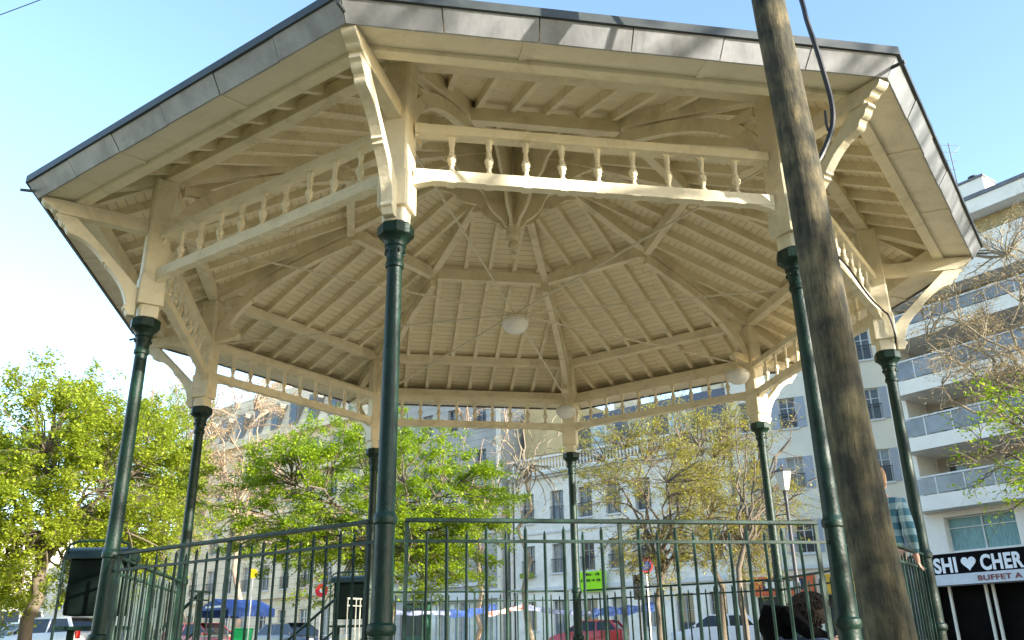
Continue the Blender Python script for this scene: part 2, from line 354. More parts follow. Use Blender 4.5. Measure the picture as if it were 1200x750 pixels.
    for i in range(1, nb):
        s = -L0 + i * pitch; p = fn(s, t, 0); b = MB()
        b.lathe(p, [(.034, 3.4725), (.034, 3.487), (.022, 3.497), (.017, 3.52), (.019, 3.54), (.030, 3.552), (.019, 3.562), (.034, 3.58), (.038, 3.60), (.034, 3.622), (.018, 3.638), (.024, 3.65), (.018, 3.662), (.022, 3.675), (.017, 3.69), (.022, 3.715), (.026, 3.725), (.026, 3.796)], 10)
        b.build('baluster', M['cream'], fz, smooth=True)

# pendant and gussets in the middle
b = MB()
b.lathe((0, 0, E), [(.005, 4.63), (.03, 4.64), (.045, 4.665), (.03, 4.70), (.05, 4.72), (.075, 4.76), (.08, 4.80), (.06, 4.845), (.045, 4.86), (.085, 4.89), (.10, 4.93), (.10, 5.08), (.085, 5.10), (.085, 6.2)], 8, R(22.5))
pend = b.build('pendant', M['cream'], bs, bevel=.004)
for k in range(8):
    fn = rad_fn(AZ[k]); b = MB()
    low = [(.09, 5.04), (.13, 5.05), (.16, 5.10)] + arc_pts((.18, 5.13), (.36, 5.20), (.42, 5.38), 4) + [(.45, 5.44)] + arc_pts((.49, 5.47), (.70, 5.50), (.78, 5.64), 4) + [(.84, 5.69), (.95, 5.73), (1.06, zs(1.06) - .19)]
    b.prism(low + [(.09, zs(.09) - .19)], fn, -.022, .022); gs = b.build('gusset', M['cream'], pend, bevel=.003)

# railings (the stair side is open)
for k in range(8):
    if k == 5: continue
    fn = side_fn(k); t = T(RC); L0 = t * TH - .085
    nbar = 22; pitch = 2 * (L0 - .06) / nbar
    b = MB()
    for i in range(nbar + 1):
        s = -L0 + .06 + i * pitch; post = i in (0, nbar // 2, nbar)
        j = rnd.uniform(-.003, .003)
        if post: b.prism([(s - .013, -.188), (s + .013, -.188), (s + .013, .785), (s - .013, .785)], lambda a, z, w: fn(a, t + w, z), -.013, .013)
        else:
            h = .705 if i % 2 else .735; r_ = .0105 if i % 2 else .0125
            b.tube([fn(s + j, t, -.12), fn(s, t, h), fn(s, t, h + .03)], [r_, r_, .002], 6)
    for z in (-.11, .663):
        b.prism([(-L0 - .02, z - .010), (L0 + .02, z - .010), (L0 + .02, z + .010), (-L0 - .02, z + .010)], lambda a, z_, w: fn(a, t + w, z_), -.0145, .0145)
    rl = b.build('railing', M['railg'], bs)
    b = MB(); b.prism([(-L0 + .045, .786), (L0 - .045, .786), (L0 - .045, .800), (L0 - .055, .812), (-L0 + .055, .812), (-L0 + .045, .800)], lambda a, z, w: fn(a, t + w, z), -.026, .026); b.build('handrail', M['railg'], rl, bevel=.004)
for sg in (-1, 1):                                   # sloping rails beside the stairs
    b = MB(); s = sg * 1.16; t0 = 4.45 * CH
    top = [fn5(s, t0, .70), fn5(s, t0 + 1.45, -.12), fn5(s, t0 + 1.55, -.2), fn5(s, t0 + 1.55, -1.05)]
    b.tube(top, .022, 8); b.tube([fn5(s, t0, -.19), fn5(s, t0, .70)], .022, 8); b.tube([fn5(s, t0, .25), fn5(s, t0 + 1.5, -.58)], .014, 6)
    for q in (.4, .8, 1.2): b.tube([fn5(s, t0 + q, .70 - .565 * q), fn5(s, t0 + q, -.05 - .6 * q)], .010, 6)
    b.build('stair_rail', M['railg'], bs)
# low side panels of the stair opening
for sg in (-1, 1):
    b = MB(); t = T(RC); 
    for q in range(4): b.tube([fn5(sg * (1.19 + q * .085), t, -.18), fn5(sg * (1.19 + q * .085), t, .70)], .009, 6)
    b.tube([fn5(sg * 1.18, t, .70), fn5(sg * 1.47, t, .70)], .014, 6); b.tube([fn5(sg * 1.18, t, .60), fn5(sg * 1.47, t, .60)], .010, 6)
    b.build('stair_panel', mat('pale_rail', (.55, .55, .48), .5, .1, 10) if sg == -1 else M['railg'], bs)
for k in range(8):
    fn = rad_fn(AZ[k]); b = MB(); b.tube([fn(5.30, 4.055, 0), fn(5.44, 4.035, 0)], .014, 8); b.build('overflow_spout', M['zincdark'], bs, smooth=True)

# globe lamps
def lamp(p, label, rod):
    t = thing('globe_lamp', label, 'lamp', p, 0, 'opal globe lamps under the bandstand roof')
    b = MB(); b.lathe((0, 0, 0), [(.02, -.135), (.09, -.122), (.145, -.08), (.17, -.02), (.168, .02), (.14, .055), (.10, .066)], 24); b.build('globe', M['glassw'], t, smooth=True)
    b = MB(); b.lathe((0, 0, 0), [(.105, .0665), (.11, .08), (.07, .105), (.02, .115), (.015, rod)], 16); b.build('cap', M['cream'], t, smooth=True)
lamp((0, 0, 3.74 + E), 'white opal lamp hanging from the middle of the tie rods', .13)
for a, r_, z_, lb in ((AZ[4], 3.86, 3.62, 'white opal lamp hanging before the post at the back of the bandstand'), (AZ[3], 3.86, 3.66, 'white opal lamp hanging before the sunlit back right post')):
    lamp(pol(a, r_, z_), lb, .25)

# ------------------------------------------------------------------ ground
STREET = .85
def gz(x, y):
    r = math.hypot(x, y); t = min(1, max(0, (r - 12) / 9)); return STREET * t * t * (3 - 2 * t)
M['gravel'] = mat('gravel_ground', (.30, .25, .18), .9, .25, 6, bump=.4, bscale=60, col2=(.42, .36, .27))
b = MB(); rs = [0, 4, 8, 10, 12, 13.5, 15, 16.5, 18, 19.5, 21, 24, 40, 90, 300, 2500]; na = 48; v = [(0, 0, 0)]
for r_ in rs[1:]: v += [(r_ * math.cos(2 * math.pi * k / na), r_ * math.sin(2 * math.pi * k / na), gz(r_, 0)) for k in range(na)]
f = [[0, 1 + k, 1 + (k + 1) % na] for k in range(na)]
for i in range(len(rs) - 2):
    o_ = 1 + i * na; f += [[o_ + k, o_ + na + k, o_ + na + (k + 1) % na, o_ + (k + 1) % na] for k in range(na)]
b.add(v, f)
M['gravel'] = mat('trodden_earth', (.15, .125, .082), .95, .25, .8, bump=.5, bscale=40, col2=(.26, .215, .14))
tag(b.build('ground', M['gravel'], smooth=True), kind='structure')
M['added_lawn'] = mat('added_lawn_grass', (.045, .060, .018), .95, .3, 2.0, bump=.6, bscale=50, col2=(.075, .085, .03))  # unseen dark lawn, added to cut light bounced up onto the front eaves
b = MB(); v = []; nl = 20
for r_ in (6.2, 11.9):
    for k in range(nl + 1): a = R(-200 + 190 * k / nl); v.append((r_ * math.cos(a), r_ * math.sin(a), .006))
b.add(v, [[k, k + 1, nl + 2 + k, nl + 1 + k] for k in range(nl)]); tag(b.build('added_lawn', M['added_lawn'], fix=False), kind='structure')
# ------------------------------------------------------------------ street, pavements
M['asphalt'] = mat('asphalt', (.05, .05, .052), .9, .2, 8, bump=.3, bscale=90)
M['paving'] = mat('paving', (.48, .43, .35), .85, .15, 4, bump=.2)
M['kerb'] = mat('kerb_stone', (.38, .37, .35), .8, .12, 4)
P1, P2 = Vector((0, 46.17, 0)), Vector((11.5, 37.17, 0))           # street front of the white house, left to right
FD = (P2 - P1).normalized(); FN = Vector((FD.y, -FD.x, 0))          # along the street, towards the square
def sp(u, v, z=0.0): q = P1 + FD * u + FN * v; return (q.x, q.y, z)
def strip(name, v0, v1, z, matl, thick):
    b = MB(); b.prism([(-140, v0), (60, v0), (60, v1), (-140, v1)], lambda u, v, zz: Vector(sp(u, v, zz)), z - thick, z)
    return tag(b.build(name, matl), kind='structure')
strip('pavement', -.5, 3.4, STREET + .13, M['paving'], .3)
strip('kerb', 3.41, 3.7, STREET + .132, M['kerb'], .3)
strip('road', 3.71, 13.5, STREET + .004, M['asphalt'], .03)
strip('kerb', 13.51, 13.8, STREET + .125, M['kerb'], .3)
M['mark'] = mat('road_paint', (.75, .75, .72), .7, .1, 5)
b = MB()
for i in range(-30, 14):
    u = i * 4.0; b.prism([(u, 8.5), (u + 2, 8.5), (u + 2, 8.62), (u, 8.62)], lambda a, c, zz: Vector(sp(a, c, zz)), STREET + .006, STREET + .009)
tag(b.build('road_marking', M['mark']), kind='structure')

# ------------------------------------------------------------------ buildings
M['render_white'] = mat('white_render', (.82, .77, .68), .85, .12, .7, bump=.05, grime=.25)
M['ashlar'] = mat_stone('grey_ashlar', (.43, .41, .38), .5)
M['haus'] = mat_stone('warm_ashlar', (.82, .665, .46), .6)
M['dormer'] = mat('dormer_zinc', (.22, .20, .17), .6, .2, 3)
M['cream_wall'] = mat('cream_render', (.76, .70, .58), .85, .08, .6, bump=.05)
M['tan_wall'] = mat('tan_render', (.66, .48, .24), .85, .12, 1.0)
M['slate'] = mat('slate_roof', (.13, .13, .15), .6, .3, 3, stretch=(1, 1, 4))
M['pane'] = mat_glass('window_glass', (.045, .048, .05))
M['panelight'] = mat_glass('shop_glass', (.22, .30, .34), .1, .5)
M['teal'] = mat('teal_curtain', (.16, .30, .30), .5, .35, 2.5, stretch=(9, 9, 1))
M['frame_w'] = mat('window_frame_white', (.62, .62, .60), .5, .08, 5)
M['frame_g'] = mat('window_frame_grey', (.32, .33, .35), .5, .08, 5)
M['iron'] = mat('wrought_iron', (.02, .02, .022), .5, .3, 12)
M['white_panel'] = mat('white_balcony_concrete', (.82, .765, .68), .8, .09, 1.2, bump=.05)
M['greyglass'] = mat_glass('balcony_glass', (.13, .135, .14), .15, .4)
M['shutter'] = mat('grey_blue_shutter', (.34, .37, .42), .6, .15, 4, stretch=(1, 1, 9))
M['flower'] = mat('flower_box_leaves', (.20, .26, .03), .8, .4, 12)

M['pane_grey'] = mat_glass('window_glass_pale_grey', (.11, .125, .14)); M['curtain'] = mat('net_curtain_behind_glass', (.34, .33, .30), .35, .25, 2.2, stretch=(7, 7, .6)); wr = random.Random(19)  # paler grey tint for some panes, picked at random for variety
class Facade:
    """front wall with real openings; u runs left to right along it, z is height above the eye"""
    def __init__(s, root, a, bb, z0, z1, depth):
        s.root = root; s.a = Vector((a[0], a[1], 0)); s.e = (Vector((bb[0], bb[1], 0)) - s.a); s.L = s.e.length; s.e.normalize(); s.n = Vector((s.e.y, -s.e.x, 0)); s.z0, s.z1, s.depth = z0, z1, depth; s.holes = []; s.set = .24
    def p(s, u, z, out=0.0): return s.a + s.e * u + s.n * out + Vector((0, 0, z + E))
    def slab(s, mb, u0, u1, z0, z1, o0, o1): mb.prism([(u0, z0), (u1, z0), (u1, z1), (u0, z1)], lambda u, z, w: s.p(u, z, w), o0, o1)
    def hole(s, u0, u1, z0, z1): s.holes.append((u0, u1, z0, z1))
    def wall(s, matl, name='wall'):
        us = sorted({0, s.L} | {h[0] for h in s.holes} | {h[1] for h in s.holes}); zz = sorted({s.z0, s.z1} | {h[2] for h in s.holes} | {h[3] for h in s.holes}); b = MB(); P = s.p
        for i in range(len(us) - 1):
            for j in range(len(zz) - 1):
                uc, zc = (us[i] + us[i + 1]) / 2, (zz[j] + zz[j + 1]) / 2
                if any(h[0] < uc < h[1] and h[2] < zc < h[3] for h in s.holes): continue
                b.quad(P(us[i], zz[j]), P(us[i + 1], zz[j]), P(us[i + 1], zz[j + 1]), P(us[i], zz[j + 1]))
        for u0, u1, z0, z1 in s.holes:
            t = -s.set - .06
            for q in (((u0, z0), (u1, z0)), ((u1, z0), (u1, z1)), ((u1, z1), (u0, z1)), ((u0, z1), (u0, z0))):
                b.quad(P(*q[0]), P(*q[0], t), P(*q[1], t), P(*q[1]))
        D = -s.depth; L = s.L
        b.quad(P(0, s.z0), P(0, s.z0, D), P(0, s.z1, D), P(0, s.z1)); b.quad(P(L, s.z0), P(L, s.z1), P(L, s.z1, D), P(L, s.z0, D))
        b.quad(P(0, s.z1), P(0, s.z1, D), P(L, s.z1, D), P(L, s.z1)); b.quad(P(0, s.z0, D), P(L, s.z0, D), P(L, s.z1, D), P(0, s.z1, D))
        return b.build(name, matl, s.root, fix=False)
    def window(s, u0, u1, z0, z1, fm, pm, sill=True, mull=1, bars=1, rail=False, name='window'):
        if pm is M['pane']: pm = wr.choice((M['pane'], M['pane'], M['pane_grey'], M['curtain']))
        s.hole(u0, u1, z0, z1); b = MB(); t = .06; o0, o1 = -s.set, -s.set + .05; g = .004
        s.slab(b, u0 + g, u0 + t, z0 + g, z1 - g, o0, o1); s.slab(b, u1 - t, u1 - g, z0 + g, z1 - g, o0, o1)
        s.slab(b, u0 + t, u1 - t, z0 + g, z0 + t, o0, o1); s.slab(b, u0 + t, u1 - t, z1 - t, z1 - g, o0, o1)
        for i in range(mull):
            u = u0 + (u1 - u0) * (i + 1) / (mull + 1); s.slab(b, u - .03, u + .03, z0 + t, z1 - t, o0, o1 - .004)
        for i in range(bars):
            z = z0 + (z1 - z0) * (.68 if bars == 1 else (i + 1) / (bars + 1)); s.slab(b, u0 + t, u1 - t, z - .02, z + .02, o0, o1 - .008)
        f = b.build(name, fm, s.root)
        b = MB(); b.quad(s.p(u0 + g, z0 + g, o0 - .01), s.p(u1 - g, z0 + g, o0 - .01), s.p(u1 - g, z1 - g, o0 - .01), s.p(u0 + g, z1 - g, o0 - .01)); b.build('pane', pm, f, fix=False)
        if sill: b = MB(); s.slab(b, u0 - .08, u1 + .08, z0 - .10, z0 - .003, .004, .10); b.build('sill', M['frame_w'], f)
        if rail:
            b = MB(); hh = min(.9, (z1 - z0) * .45)
            for q in range(9): uu = u0 + (u1 - u0) * q / 8; b.tube([s.p(uu, z0 + .02, .05), s.p(uu, z0 + hh, .05)], .012, 4)
            s.slab(b, u0 - .04, u1 + .04, z0 + hh, z0 + hh + .04, .02, .07); b.build('guard_rail', M['iron'], f)
        return f
    def part(s, name, matl, boxes, parent=None):
        b = MB()
        for q in boxes: s.slab(b, *q)
        return b.build(name, matl, parent or s.root)
G0 = STREET - E                                              # street level seen from the eye

# --- white house
r = thing('white_house', 'white rendered house with rows of dark windows and a balustraded top terrace', 'house', sp(0, 0, STREET))
r.location = (0, 0, 0)
f = Facade(r, sp(-.35, 0), sp(14.7, 0), G0 - .6, 10.4, 10)
UC = [1.10, 3.42, 5.55, 7.58, 9.65, 11.75, 13.75]
for i, u in enumerate(UC):
    f.window(u - .5, u + .5, 4.2, 5.93, M['frame_g'], M['pane'], rail=True); f.window(u - .5, u + .5, 7.35, 9.2, M['frame_g'], M['pane'], rail=True)
    if i % 2 == 1 or i == 2: f.window(u - .55, u + .55, G0 + .15, 2.6, M['frame_g'], M['pane'], sill=False, name='door')
    else: f.window(u - .5, u + .5, .9, 2.6, M['frame_g'], M['pane'])
f.wall(M['render_white'])
f.part('cornice', M['frame_w'], [(-.1, f.L + .1, 10.1, 10.25, .003, .25), (-.15, f.L + .15, 10.252, 10.42, .003, .45)])
for q in ((0, f.L, 3.15, 3.4, .003, .10), (0, f.L, 6.6, 6.75, .003, .07)): f.part('string_course', M['frame_w'], [q])
b = MB(); f.slab(b, 0, f.L, 10.425, 10.55, .0, .35); f.slab(b, 0, f.L, 11.32, 11.45, .02, .33)
nb = 62
for i in range(nb):
    q = f.p(.12 + (f.L - .24) * i / (nb - 1), 0, .17); b.lathe(q, [(.05, 10.551), (.05, 10.65), (.035, 10.7), (.075, 10.9), (.04, 11.15), (.055, 11.319)], 6)
b.build('balustrade', M['white_panel'], r)
f.part('window_box', M['flower'], [(.62, 1.58, 4.0, 4.28, .11, .36)])
# set-back top storey: a sunny tan wall on the left, slate mansard on the right
b = MB()
c0 = [f.p(u, z, o) for u, z, o in ((-.3, 10.41, -1.6), (3.9, 10.41, -.9), (3.9, 10.41, -8), (-.3, 10.41, -8))]; c1 = [Vector((q.x, q.y, 15.4 + E)) for q in c0]
b.add(c0 + c1, [[0, 1, 5, 4], [1, 2, 6, 5], [2, 3, 7, 6], [3, 0, 4, 7], [4, 5, 6, 7]]); b.build('top_storey', M['tan_wall'], r)
b = MB()
lo_ = [f.p(u, 10.41, o) for u, o in ((3.95, -.9), (f.L, -.9), (f.L, -9.5), (3.95, -9.5))]; hi_ = [f.p(u, 14.4, o) for u, o in ((3.95, -2.5), (f.L, -2.5), (f.L, -8), (3.95, -8))]
b.add(lo_ + hi_, [[0, 1, 5, 4], [1, 2, 6, 5], [2, 3, 7, 6], [3, 0, 4, 7], [4, 5, 6, 7]]); roof = b.build('roof', M['slate'], r)
for u in (6.2, 9.0, 11.8):
    b = MB(); f.slab(b, u - .6, u + .6, 11.2, 13.3, -2.2, -.95); d = b.build('dormer', M['frame_w'], roof)
    b = MB(); f.slab(b, u - .42, u + .42, 11.4, 13.0, -.945, -.92); pn = b.build('pane', M['panelight'], roof)
f.part('chimney', M['haus'], [(5.0, 6.6, 14.0, 16.2, -6, -5)], roof); f.part('chimney', M['haus'], [(11.6, 13.0, 14.0, 16.5, -6, -5)], roof)
f.part('drainpipe', M['cream_wall'], [(-.28, -.13, G0, 10.1, .004, .14)])

# --- grey stone house to its left
r = thing('stone_house', 'grey coursed stone house with a pale shopfront behind the green tree', 'house')
f = Facade(r, sp(-11.9, .25), sp(-1.15, .25), G0 - .6, 19.0, 10)
for u in (1.3, 3.8, 6.3, 8.9):
    for z in (4.45, 7.75, 11.05, 14.3): f.window(u - .48, u + .48, z, z + 1.65, M['frame_g'], M['pane'], rail=z > 6)
for i in range(4): f.window(3.6 + i * 1.75, 5.2 + i * 1.75, G0 + .5, 2.75, M['frame_w'], M['panelight'], sill=False, mull=2, name='shop_window')
f.window(1.5, 2.9, G0 + .02, 2.3, M['darkgreen'], M['darkgreen'], sill=False, name='door')
f.wall(M["ashlar"])
f.part('shop_fascia', M['frame_w'], [(3.2, f.L - .1, 2.9, 3.5, .003, .25)])
for q in ((0, f.L, 3.75, 3.95, .003, .15), (0, f.L, 18.4, 18.9, .003, .5), (0, f.L, 7.0, 7.15, .003, .08)): f.part('cornice', M['frame_w'], [q])
f.part('pilaster', M['cream_wall'], [(f.L - .32, f.L - .04, G0, 18.39, .004, .2)])

# --- warm apartment block further left
r = thing('apartment_building', 'tall warm stone apartment block with a heavy cornice and zinc mansard behind the trees', 'building')
f = Facade(r, sp(-41, .1), sp(-12.0, .1), G0 - .6, 17.6, 12)
for i in range(11):
    u = 1.6 + i * 2.6
    for z in (1.0, 4.6, 8.0, 11.3, 14.5): f.window(u - .55, u + .55, z, z + 2.0, M['frame_w'], M['pane'], rail=z > 3)
f.wall(M['haus'])
for q in ((0, f.L, 17.1, 17.6, .003, .55), (0, f.L, 13.6, 13.8, .003, .5), (0, f.L, 3.9, 4.2, .003, .3)): f.part('cornice', M['haus'], [q])
b = MB(); lo_ = [f.p(u, 17.61, o) for u, o in ((0, -.4), (f.L, -.4), (f.L, -11.5), (0, -11.5))]; hi_ = [f.p(u, 22.6, o) for u, o in ((1, -2.2), (f.L - 1, -2.2), (f.L - 1, -10), (1, -10))]
b.add(lo_ + hi_, [[0, 1, 5, 4], [1, 2, 6, 5], [2, 3, 7, 6], [3, 0, 4, 7], [4, 5, 6, 7]]); roof = b.build('roof', M['haus'], r)
for i in range(10):
    u = 2.9 + i * 2.6; b = MB(); f.slab(b, u - .6, u + .6, 18.3, 20.6, -2.0, -.6); b.build('dormer', M['dormer'], roof); b = MB(); f.slab(b, u - .42, u + .42, 18.5, 20.3, -.595, -.57); b.build('pane', M['pane'], roof)
for u in (6, 14.5, 23): f.part('chimney', M['haus'], [(u, u + 2.2, 22.0, 25.0, -6, -5)], roof)

# --- cream house between the white house and the modern block
r = thing('cream_house', 'tall sunlit cream house behind the street lamp, with shops at its foot', 'house')
f = Facade(r, (11.9, 37.0), (20.6, 33.3), G0 - .6, 21, 9)
for i in range(4):
    u = 1.1 + i * 2.15
    for z in (4.3, 7.6, 10.9, 14.2, 17.4): f.window(u - .45, u + .45, z, z + 1.7, M['frame_w'], M['pane'], rail=True)
    if i in (1, 3):
        for z in (4.3, 7.6, 10.9, 14.2): pass
f.window(.5, 3.3, G0 + .3, 2.2, M['iron'], M['pane'], sill=False, mull=2, name='shop_window'); f.window(4.0, 8.2, G0 + .3, 2.2, M['iron'], M['pane'], sill=False, mull=3, name='shop_window')
f.wall(M['cream_wall'])
for u in (1.1 + 2.15, 1.1 + 6.45):
    for z in (4.3, 7.6, 10.9):
        for sg_ in (-1, 1): f.part('shutter', M['shutter'], [(u + sg_ * .695 - .235, u + sg_ * .695 + .235, z, z + 1.7, .005, .05)])
for q in ((0, f.L, 3.5, 3.7, .003, .2), (0, f.L, 20.4, 21, .003, .4)): f.part('cornice', M['frame_w'], [q])
M['red_sign'] = mat('red_fascia', (.62, .11, .03), .5, .1, 5); M['yellow_sign'] = mat('yellow_fascia', (.70, .38, .03), .5, .1, 5); M['navy'] = mat('navy_panel', (.015, .02, .06), .5, .2, 5)
sg = f.part('shop_sign', M['red_sign'], [(.3, 3.5, 2.25, 3.2, .004, .16)])
f.part('sign_panel', M['navy'], [(.85, 3.0, 2.5, 3.05, .162, .18)], sg)
b = MB()
for i, wd in enumerate((.12, .2, .2, .1, .2, .2)): f.slab(b, 1.0 + i * .31, 1.0 + i * .31 + wd, 2.62, 2.92, .182, .19)
b.build('lettering', M['white_panel'], sg)
f.part('shop_sign', M['yellow_sign'], [(3.8, 5.6, 2.25, 3.2, .004, .16)]); f.part('shop_sign', M['red_sign'], [(5.62, 8.5, 2.25, 3.2, .004, .17)])

# --- modern white block on the right
r = thing('modern_block', 'modern white apartment block with long glazed balconies above a black restaurant front', 'building')
A_ = Vector((13.774, 34.645)); B_ = Vector((28.468, 14.42)); d_ = (B_ - A_).normalized(); A2 = A_ + d_ * 6.6
f = Facade(r, A2, B_ + d_ * 6, G0 - .8, 18.8, 12); O = 6.6; f.set = .3
u0 = 7.42 - O; uE = f.L - .4
LV = [(5.2, 5.85, 6.68), (7.82, 8.42, 9.33), (10.42, 11.05, 12.0), (12.93, 13.55, 14.2)]           # slab bottom, parapet top, rail top
tops = [7.82, 10.42, 12.93, 15.0]
for (zb, zp, zr), zt in zip(LV, tops):
    f.hole(u0, uE, zp - .25, zt)                                  # the loggia
f.hole(u0, uE, 16.92, 18.15)
for i, u in enumerate((8.1, 12.3, 16.4)):                         # teal curtained windows of the first floor
    f.window(u - O, u - O + 3.0, 3.5, 4.95, M['frame_w'], M['teal'], sill=False, bars=1, mull=1)
f.hole(.5, uE, G0 + .02, 2.12)
f.set = 1.7; f.wall(M['white_panel']); f.set = .3
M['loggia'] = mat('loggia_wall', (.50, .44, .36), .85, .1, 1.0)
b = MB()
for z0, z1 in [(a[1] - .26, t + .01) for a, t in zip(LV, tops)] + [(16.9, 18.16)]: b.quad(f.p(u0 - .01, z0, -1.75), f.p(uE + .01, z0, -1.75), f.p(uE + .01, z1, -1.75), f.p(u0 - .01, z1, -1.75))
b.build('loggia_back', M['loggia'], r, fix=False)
for z0, z1 in [(a[1] - .2, t - .28) for a, t in zip(LV, tops)]:
    for u, wd in ((u0 + .55, .7), (u0 + 3.0, 2.4), (u0 + 6.6, .8), (u0 + 9.0, 2.4)):
        fr = f.part('window', M['frame_w'], [(u - .06, u + wd + .06, z0, z1, -1.74, -1.70)]); b = MB(); f.slab(b, u, u + wd, z0 + .05, z1 - .06, -1.695, -1.68); b.build('pane', M['pane'], fr)
for (zb, zp, zr), zt in zip(LV, tops):
    f.part('balcony', M['white_panel'], [(u0 - .12, uE + .02, zb, zp, .005, .95), ])
    rl = f.part('balcony_rail', M['frame_w'], [(u0 - .1, uE, zr - .07, zr, .86, .93)] + [(u0 - .1 + q * 1.24, u0 - .05 + q * 1.24, zp + .002, zr - .072, .87, .92) for q in range(14)])
    b = MB(); f.slab(b, u0 - .04, uE, zp + .06, zr - .10, .885, .90); b.build('balcony_pane', M['greyglass'], rl)
M['ochre_blind'] = mat('ochre_awning_cloth', (.36, .26, .12), .9, .25, 3)
f.part('awning', M['ochre_blind'], [(u0 + .1, uE - 3, 17.45, 18.1, -.9, -.82)]); f.part('awning', M['ochre_blind'], [(u0 + .1, uE - 4, 14.35, 14.98, -.9, -.82)])
f.part('top_parapet', M['white_panel'], [(u0 - .12, uE + .02, 15.02, 16.86, .005, .40)])
f.part('roof_edge', M['slate'], [(1.5, f.L, 18.803, 19.0, -1.2, .05)])
ch = f.part('chimney', M['white_panel'], [(11.2 - O, 12.5 - O, 18.7, 20.3, -2.4, -1.2)]); f.part('chimney_pot', M['slate'], [(11.2 - O - .05, 12.5 - O + .05, 20.302, 20.42, -2.45, -1.15)], ch)
b = MB(); q = f.p(11.85 - O, 20.42, -1.8); b.lathe(q, [(.16, 0), (.13, .25), (.24, .28), (.24, .34), (.05, .42)], 10); b.build('chimney_pot', M['iron'], ch)
b = MB(); q = f.p(11.0 - O, 18.8, -2.0); b.tube([q, q + Vector((0, 0, 4.4))], .025, 5)
for z, l in ((2.9, .5), (3.4, .7), (3.9, .9), (4.3, 1.1)): b.tube([q + Vector((-l * .6, 0, z)), q + Vector((l * .6, .3, z + .15))], .014, 4)
b.tube([q + Vector((-.9, -.1, 3.0)), q + Vector((.7, .25, 4.3))], .016, 4); b.build('aerial', M['iron'], r)
# restaurant front
M['sign_black'] = mat('sign_black', (.003, .0025, .003), .7, .3, 5, spec=.08); M['letter'] = mat('sign_letter_white', (.80, .80, .80), .5, .04, 5); M['canopy'] = mat('pale_canopy', (.62, .64, .66), .7, .08, 3); M['dimred'] = mat('dark_red_paint', (.22, .05, .05), .6, .1, 5)
sgn = f.part('restaurant_sign', M['sign_black'], [(.55, uE, 2.56, 3.42, .006, .30)])
can = f.part('canopy', M['canopy'], [(.55, uE, 2.13, 2.555, .006, .55)])
def text(s, u, z, size, matl, parent, out, off=.0, wd=1.0):
    c = bpy.data.curves.new('lettering', 'FONT'); c.body = s; c.size = size; c.extrude = .012; c.offset = off; c.space_character = 1.08
    t = bpy.data.objects.new('tmp', c); COL.objects.link(t); bpy.context.view_layer.update()
    me = bpy.data.meshes.new_from_object(t.evaluated_get(bpy.context.evaluated_depsgraph_get())); bpy.data.objects.remove(t)
    xs = [vv.co.x for vv in me.vertices]; xa, kx = min(xs), wd / (max(xs) - min(xs))
    for vv in me.vertices: vv.co = f.p(u + (vv.co.x - xa) * kx, z + vv.co.y, out + vv.co.z)
    me.materials.clear(); me.materials.append(matl); o = bpy.data.objects.new('lettering', me); COL.objects.link(o); o.parent = parent; return o
text('SHI', 7.46 - O, 2.66, .83, M['letter'], sgn, .315, .03, 1.0); text('CHER', 9.47 - O, 2.66, .83, M['letter'], sgn, .315, .03, 1.70)
hp = []
for i in range(40):
    t_ = 2 * math.pi * i / 40; hp.append((.31 * math.sin(t_) ** 3, .0195 * (13 * math.cos(t_) - 5 * math.cos(2 * t_) - 2 * math.cos(3 * t_) - math.cos(4 * t_))))
b = MB(); b.prism([(8.98 - O + x_, 2.98 + z_) for x_, z_ in hp], lambda u, z, w: f.p(u, z, w), .302, .33); b.build('heart', M['letter'], sgn)
text('BUFFET A', 9.37 - O, 2.235, .29, M['dimred'], can, .565, .004, 1.75)
for u in (7.65, 9.2, 9.5, 12.2, 14.6): f.part('door_post', M['cream_wall'] if u < 11 else M['frame_g'], [(u - O, u - O + .10, G0, 2.11, -.2, -.1)])
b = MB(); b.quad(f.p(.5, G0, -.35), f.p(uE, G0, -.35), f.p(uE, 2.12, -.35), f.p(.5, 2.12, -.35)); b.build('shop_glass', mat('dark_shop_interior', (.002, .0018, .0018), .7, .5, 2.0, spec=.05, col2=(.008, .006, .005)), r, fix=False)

# --- low long buildings far to the left
r = thing('terrace_row', 'long low beige building across the far left side of the square', 'building')
f = Facade(r, (-85, 62), (-33, 78), G0 - .6, 11.0, 10)
for i in range(20):
    u = 1.8 + i * 2.6
    for z in (.6, 4.0, 7.2): f.window(u - .5, u + .5, z, z + 1.9, M['frame_w'], M['pane'])
f.wall(M['cream_wall']); f.part('cornice', M['haus'], [(0, f.L, 10.6, 11.0, .003, .4)])

# --- unseen apartment house, added behind the camera to block sky light from the eaves
r = thing('sky_blocking_building', 'unseen stone apartment house added behind the viewer to block sky light', 'building')
f = Facade(r, (11.6, -34.2), (-33.6, -13.0), -E - .3, 20.5, 12)
for i in range(16):
    u = 1.9 + i * 3.0
    for z in (.2, 4.2, 7.6, 11.0, 14.4): f.window(u - .6, u + .6, z, z + 2.0, M['frame_w'], M['pane'], rail=z > 3)
f.wall(M['ashlar']); f.part('cornice', M['haus'], [(0, f.L, 19.9, 20.5, .003, .5)])
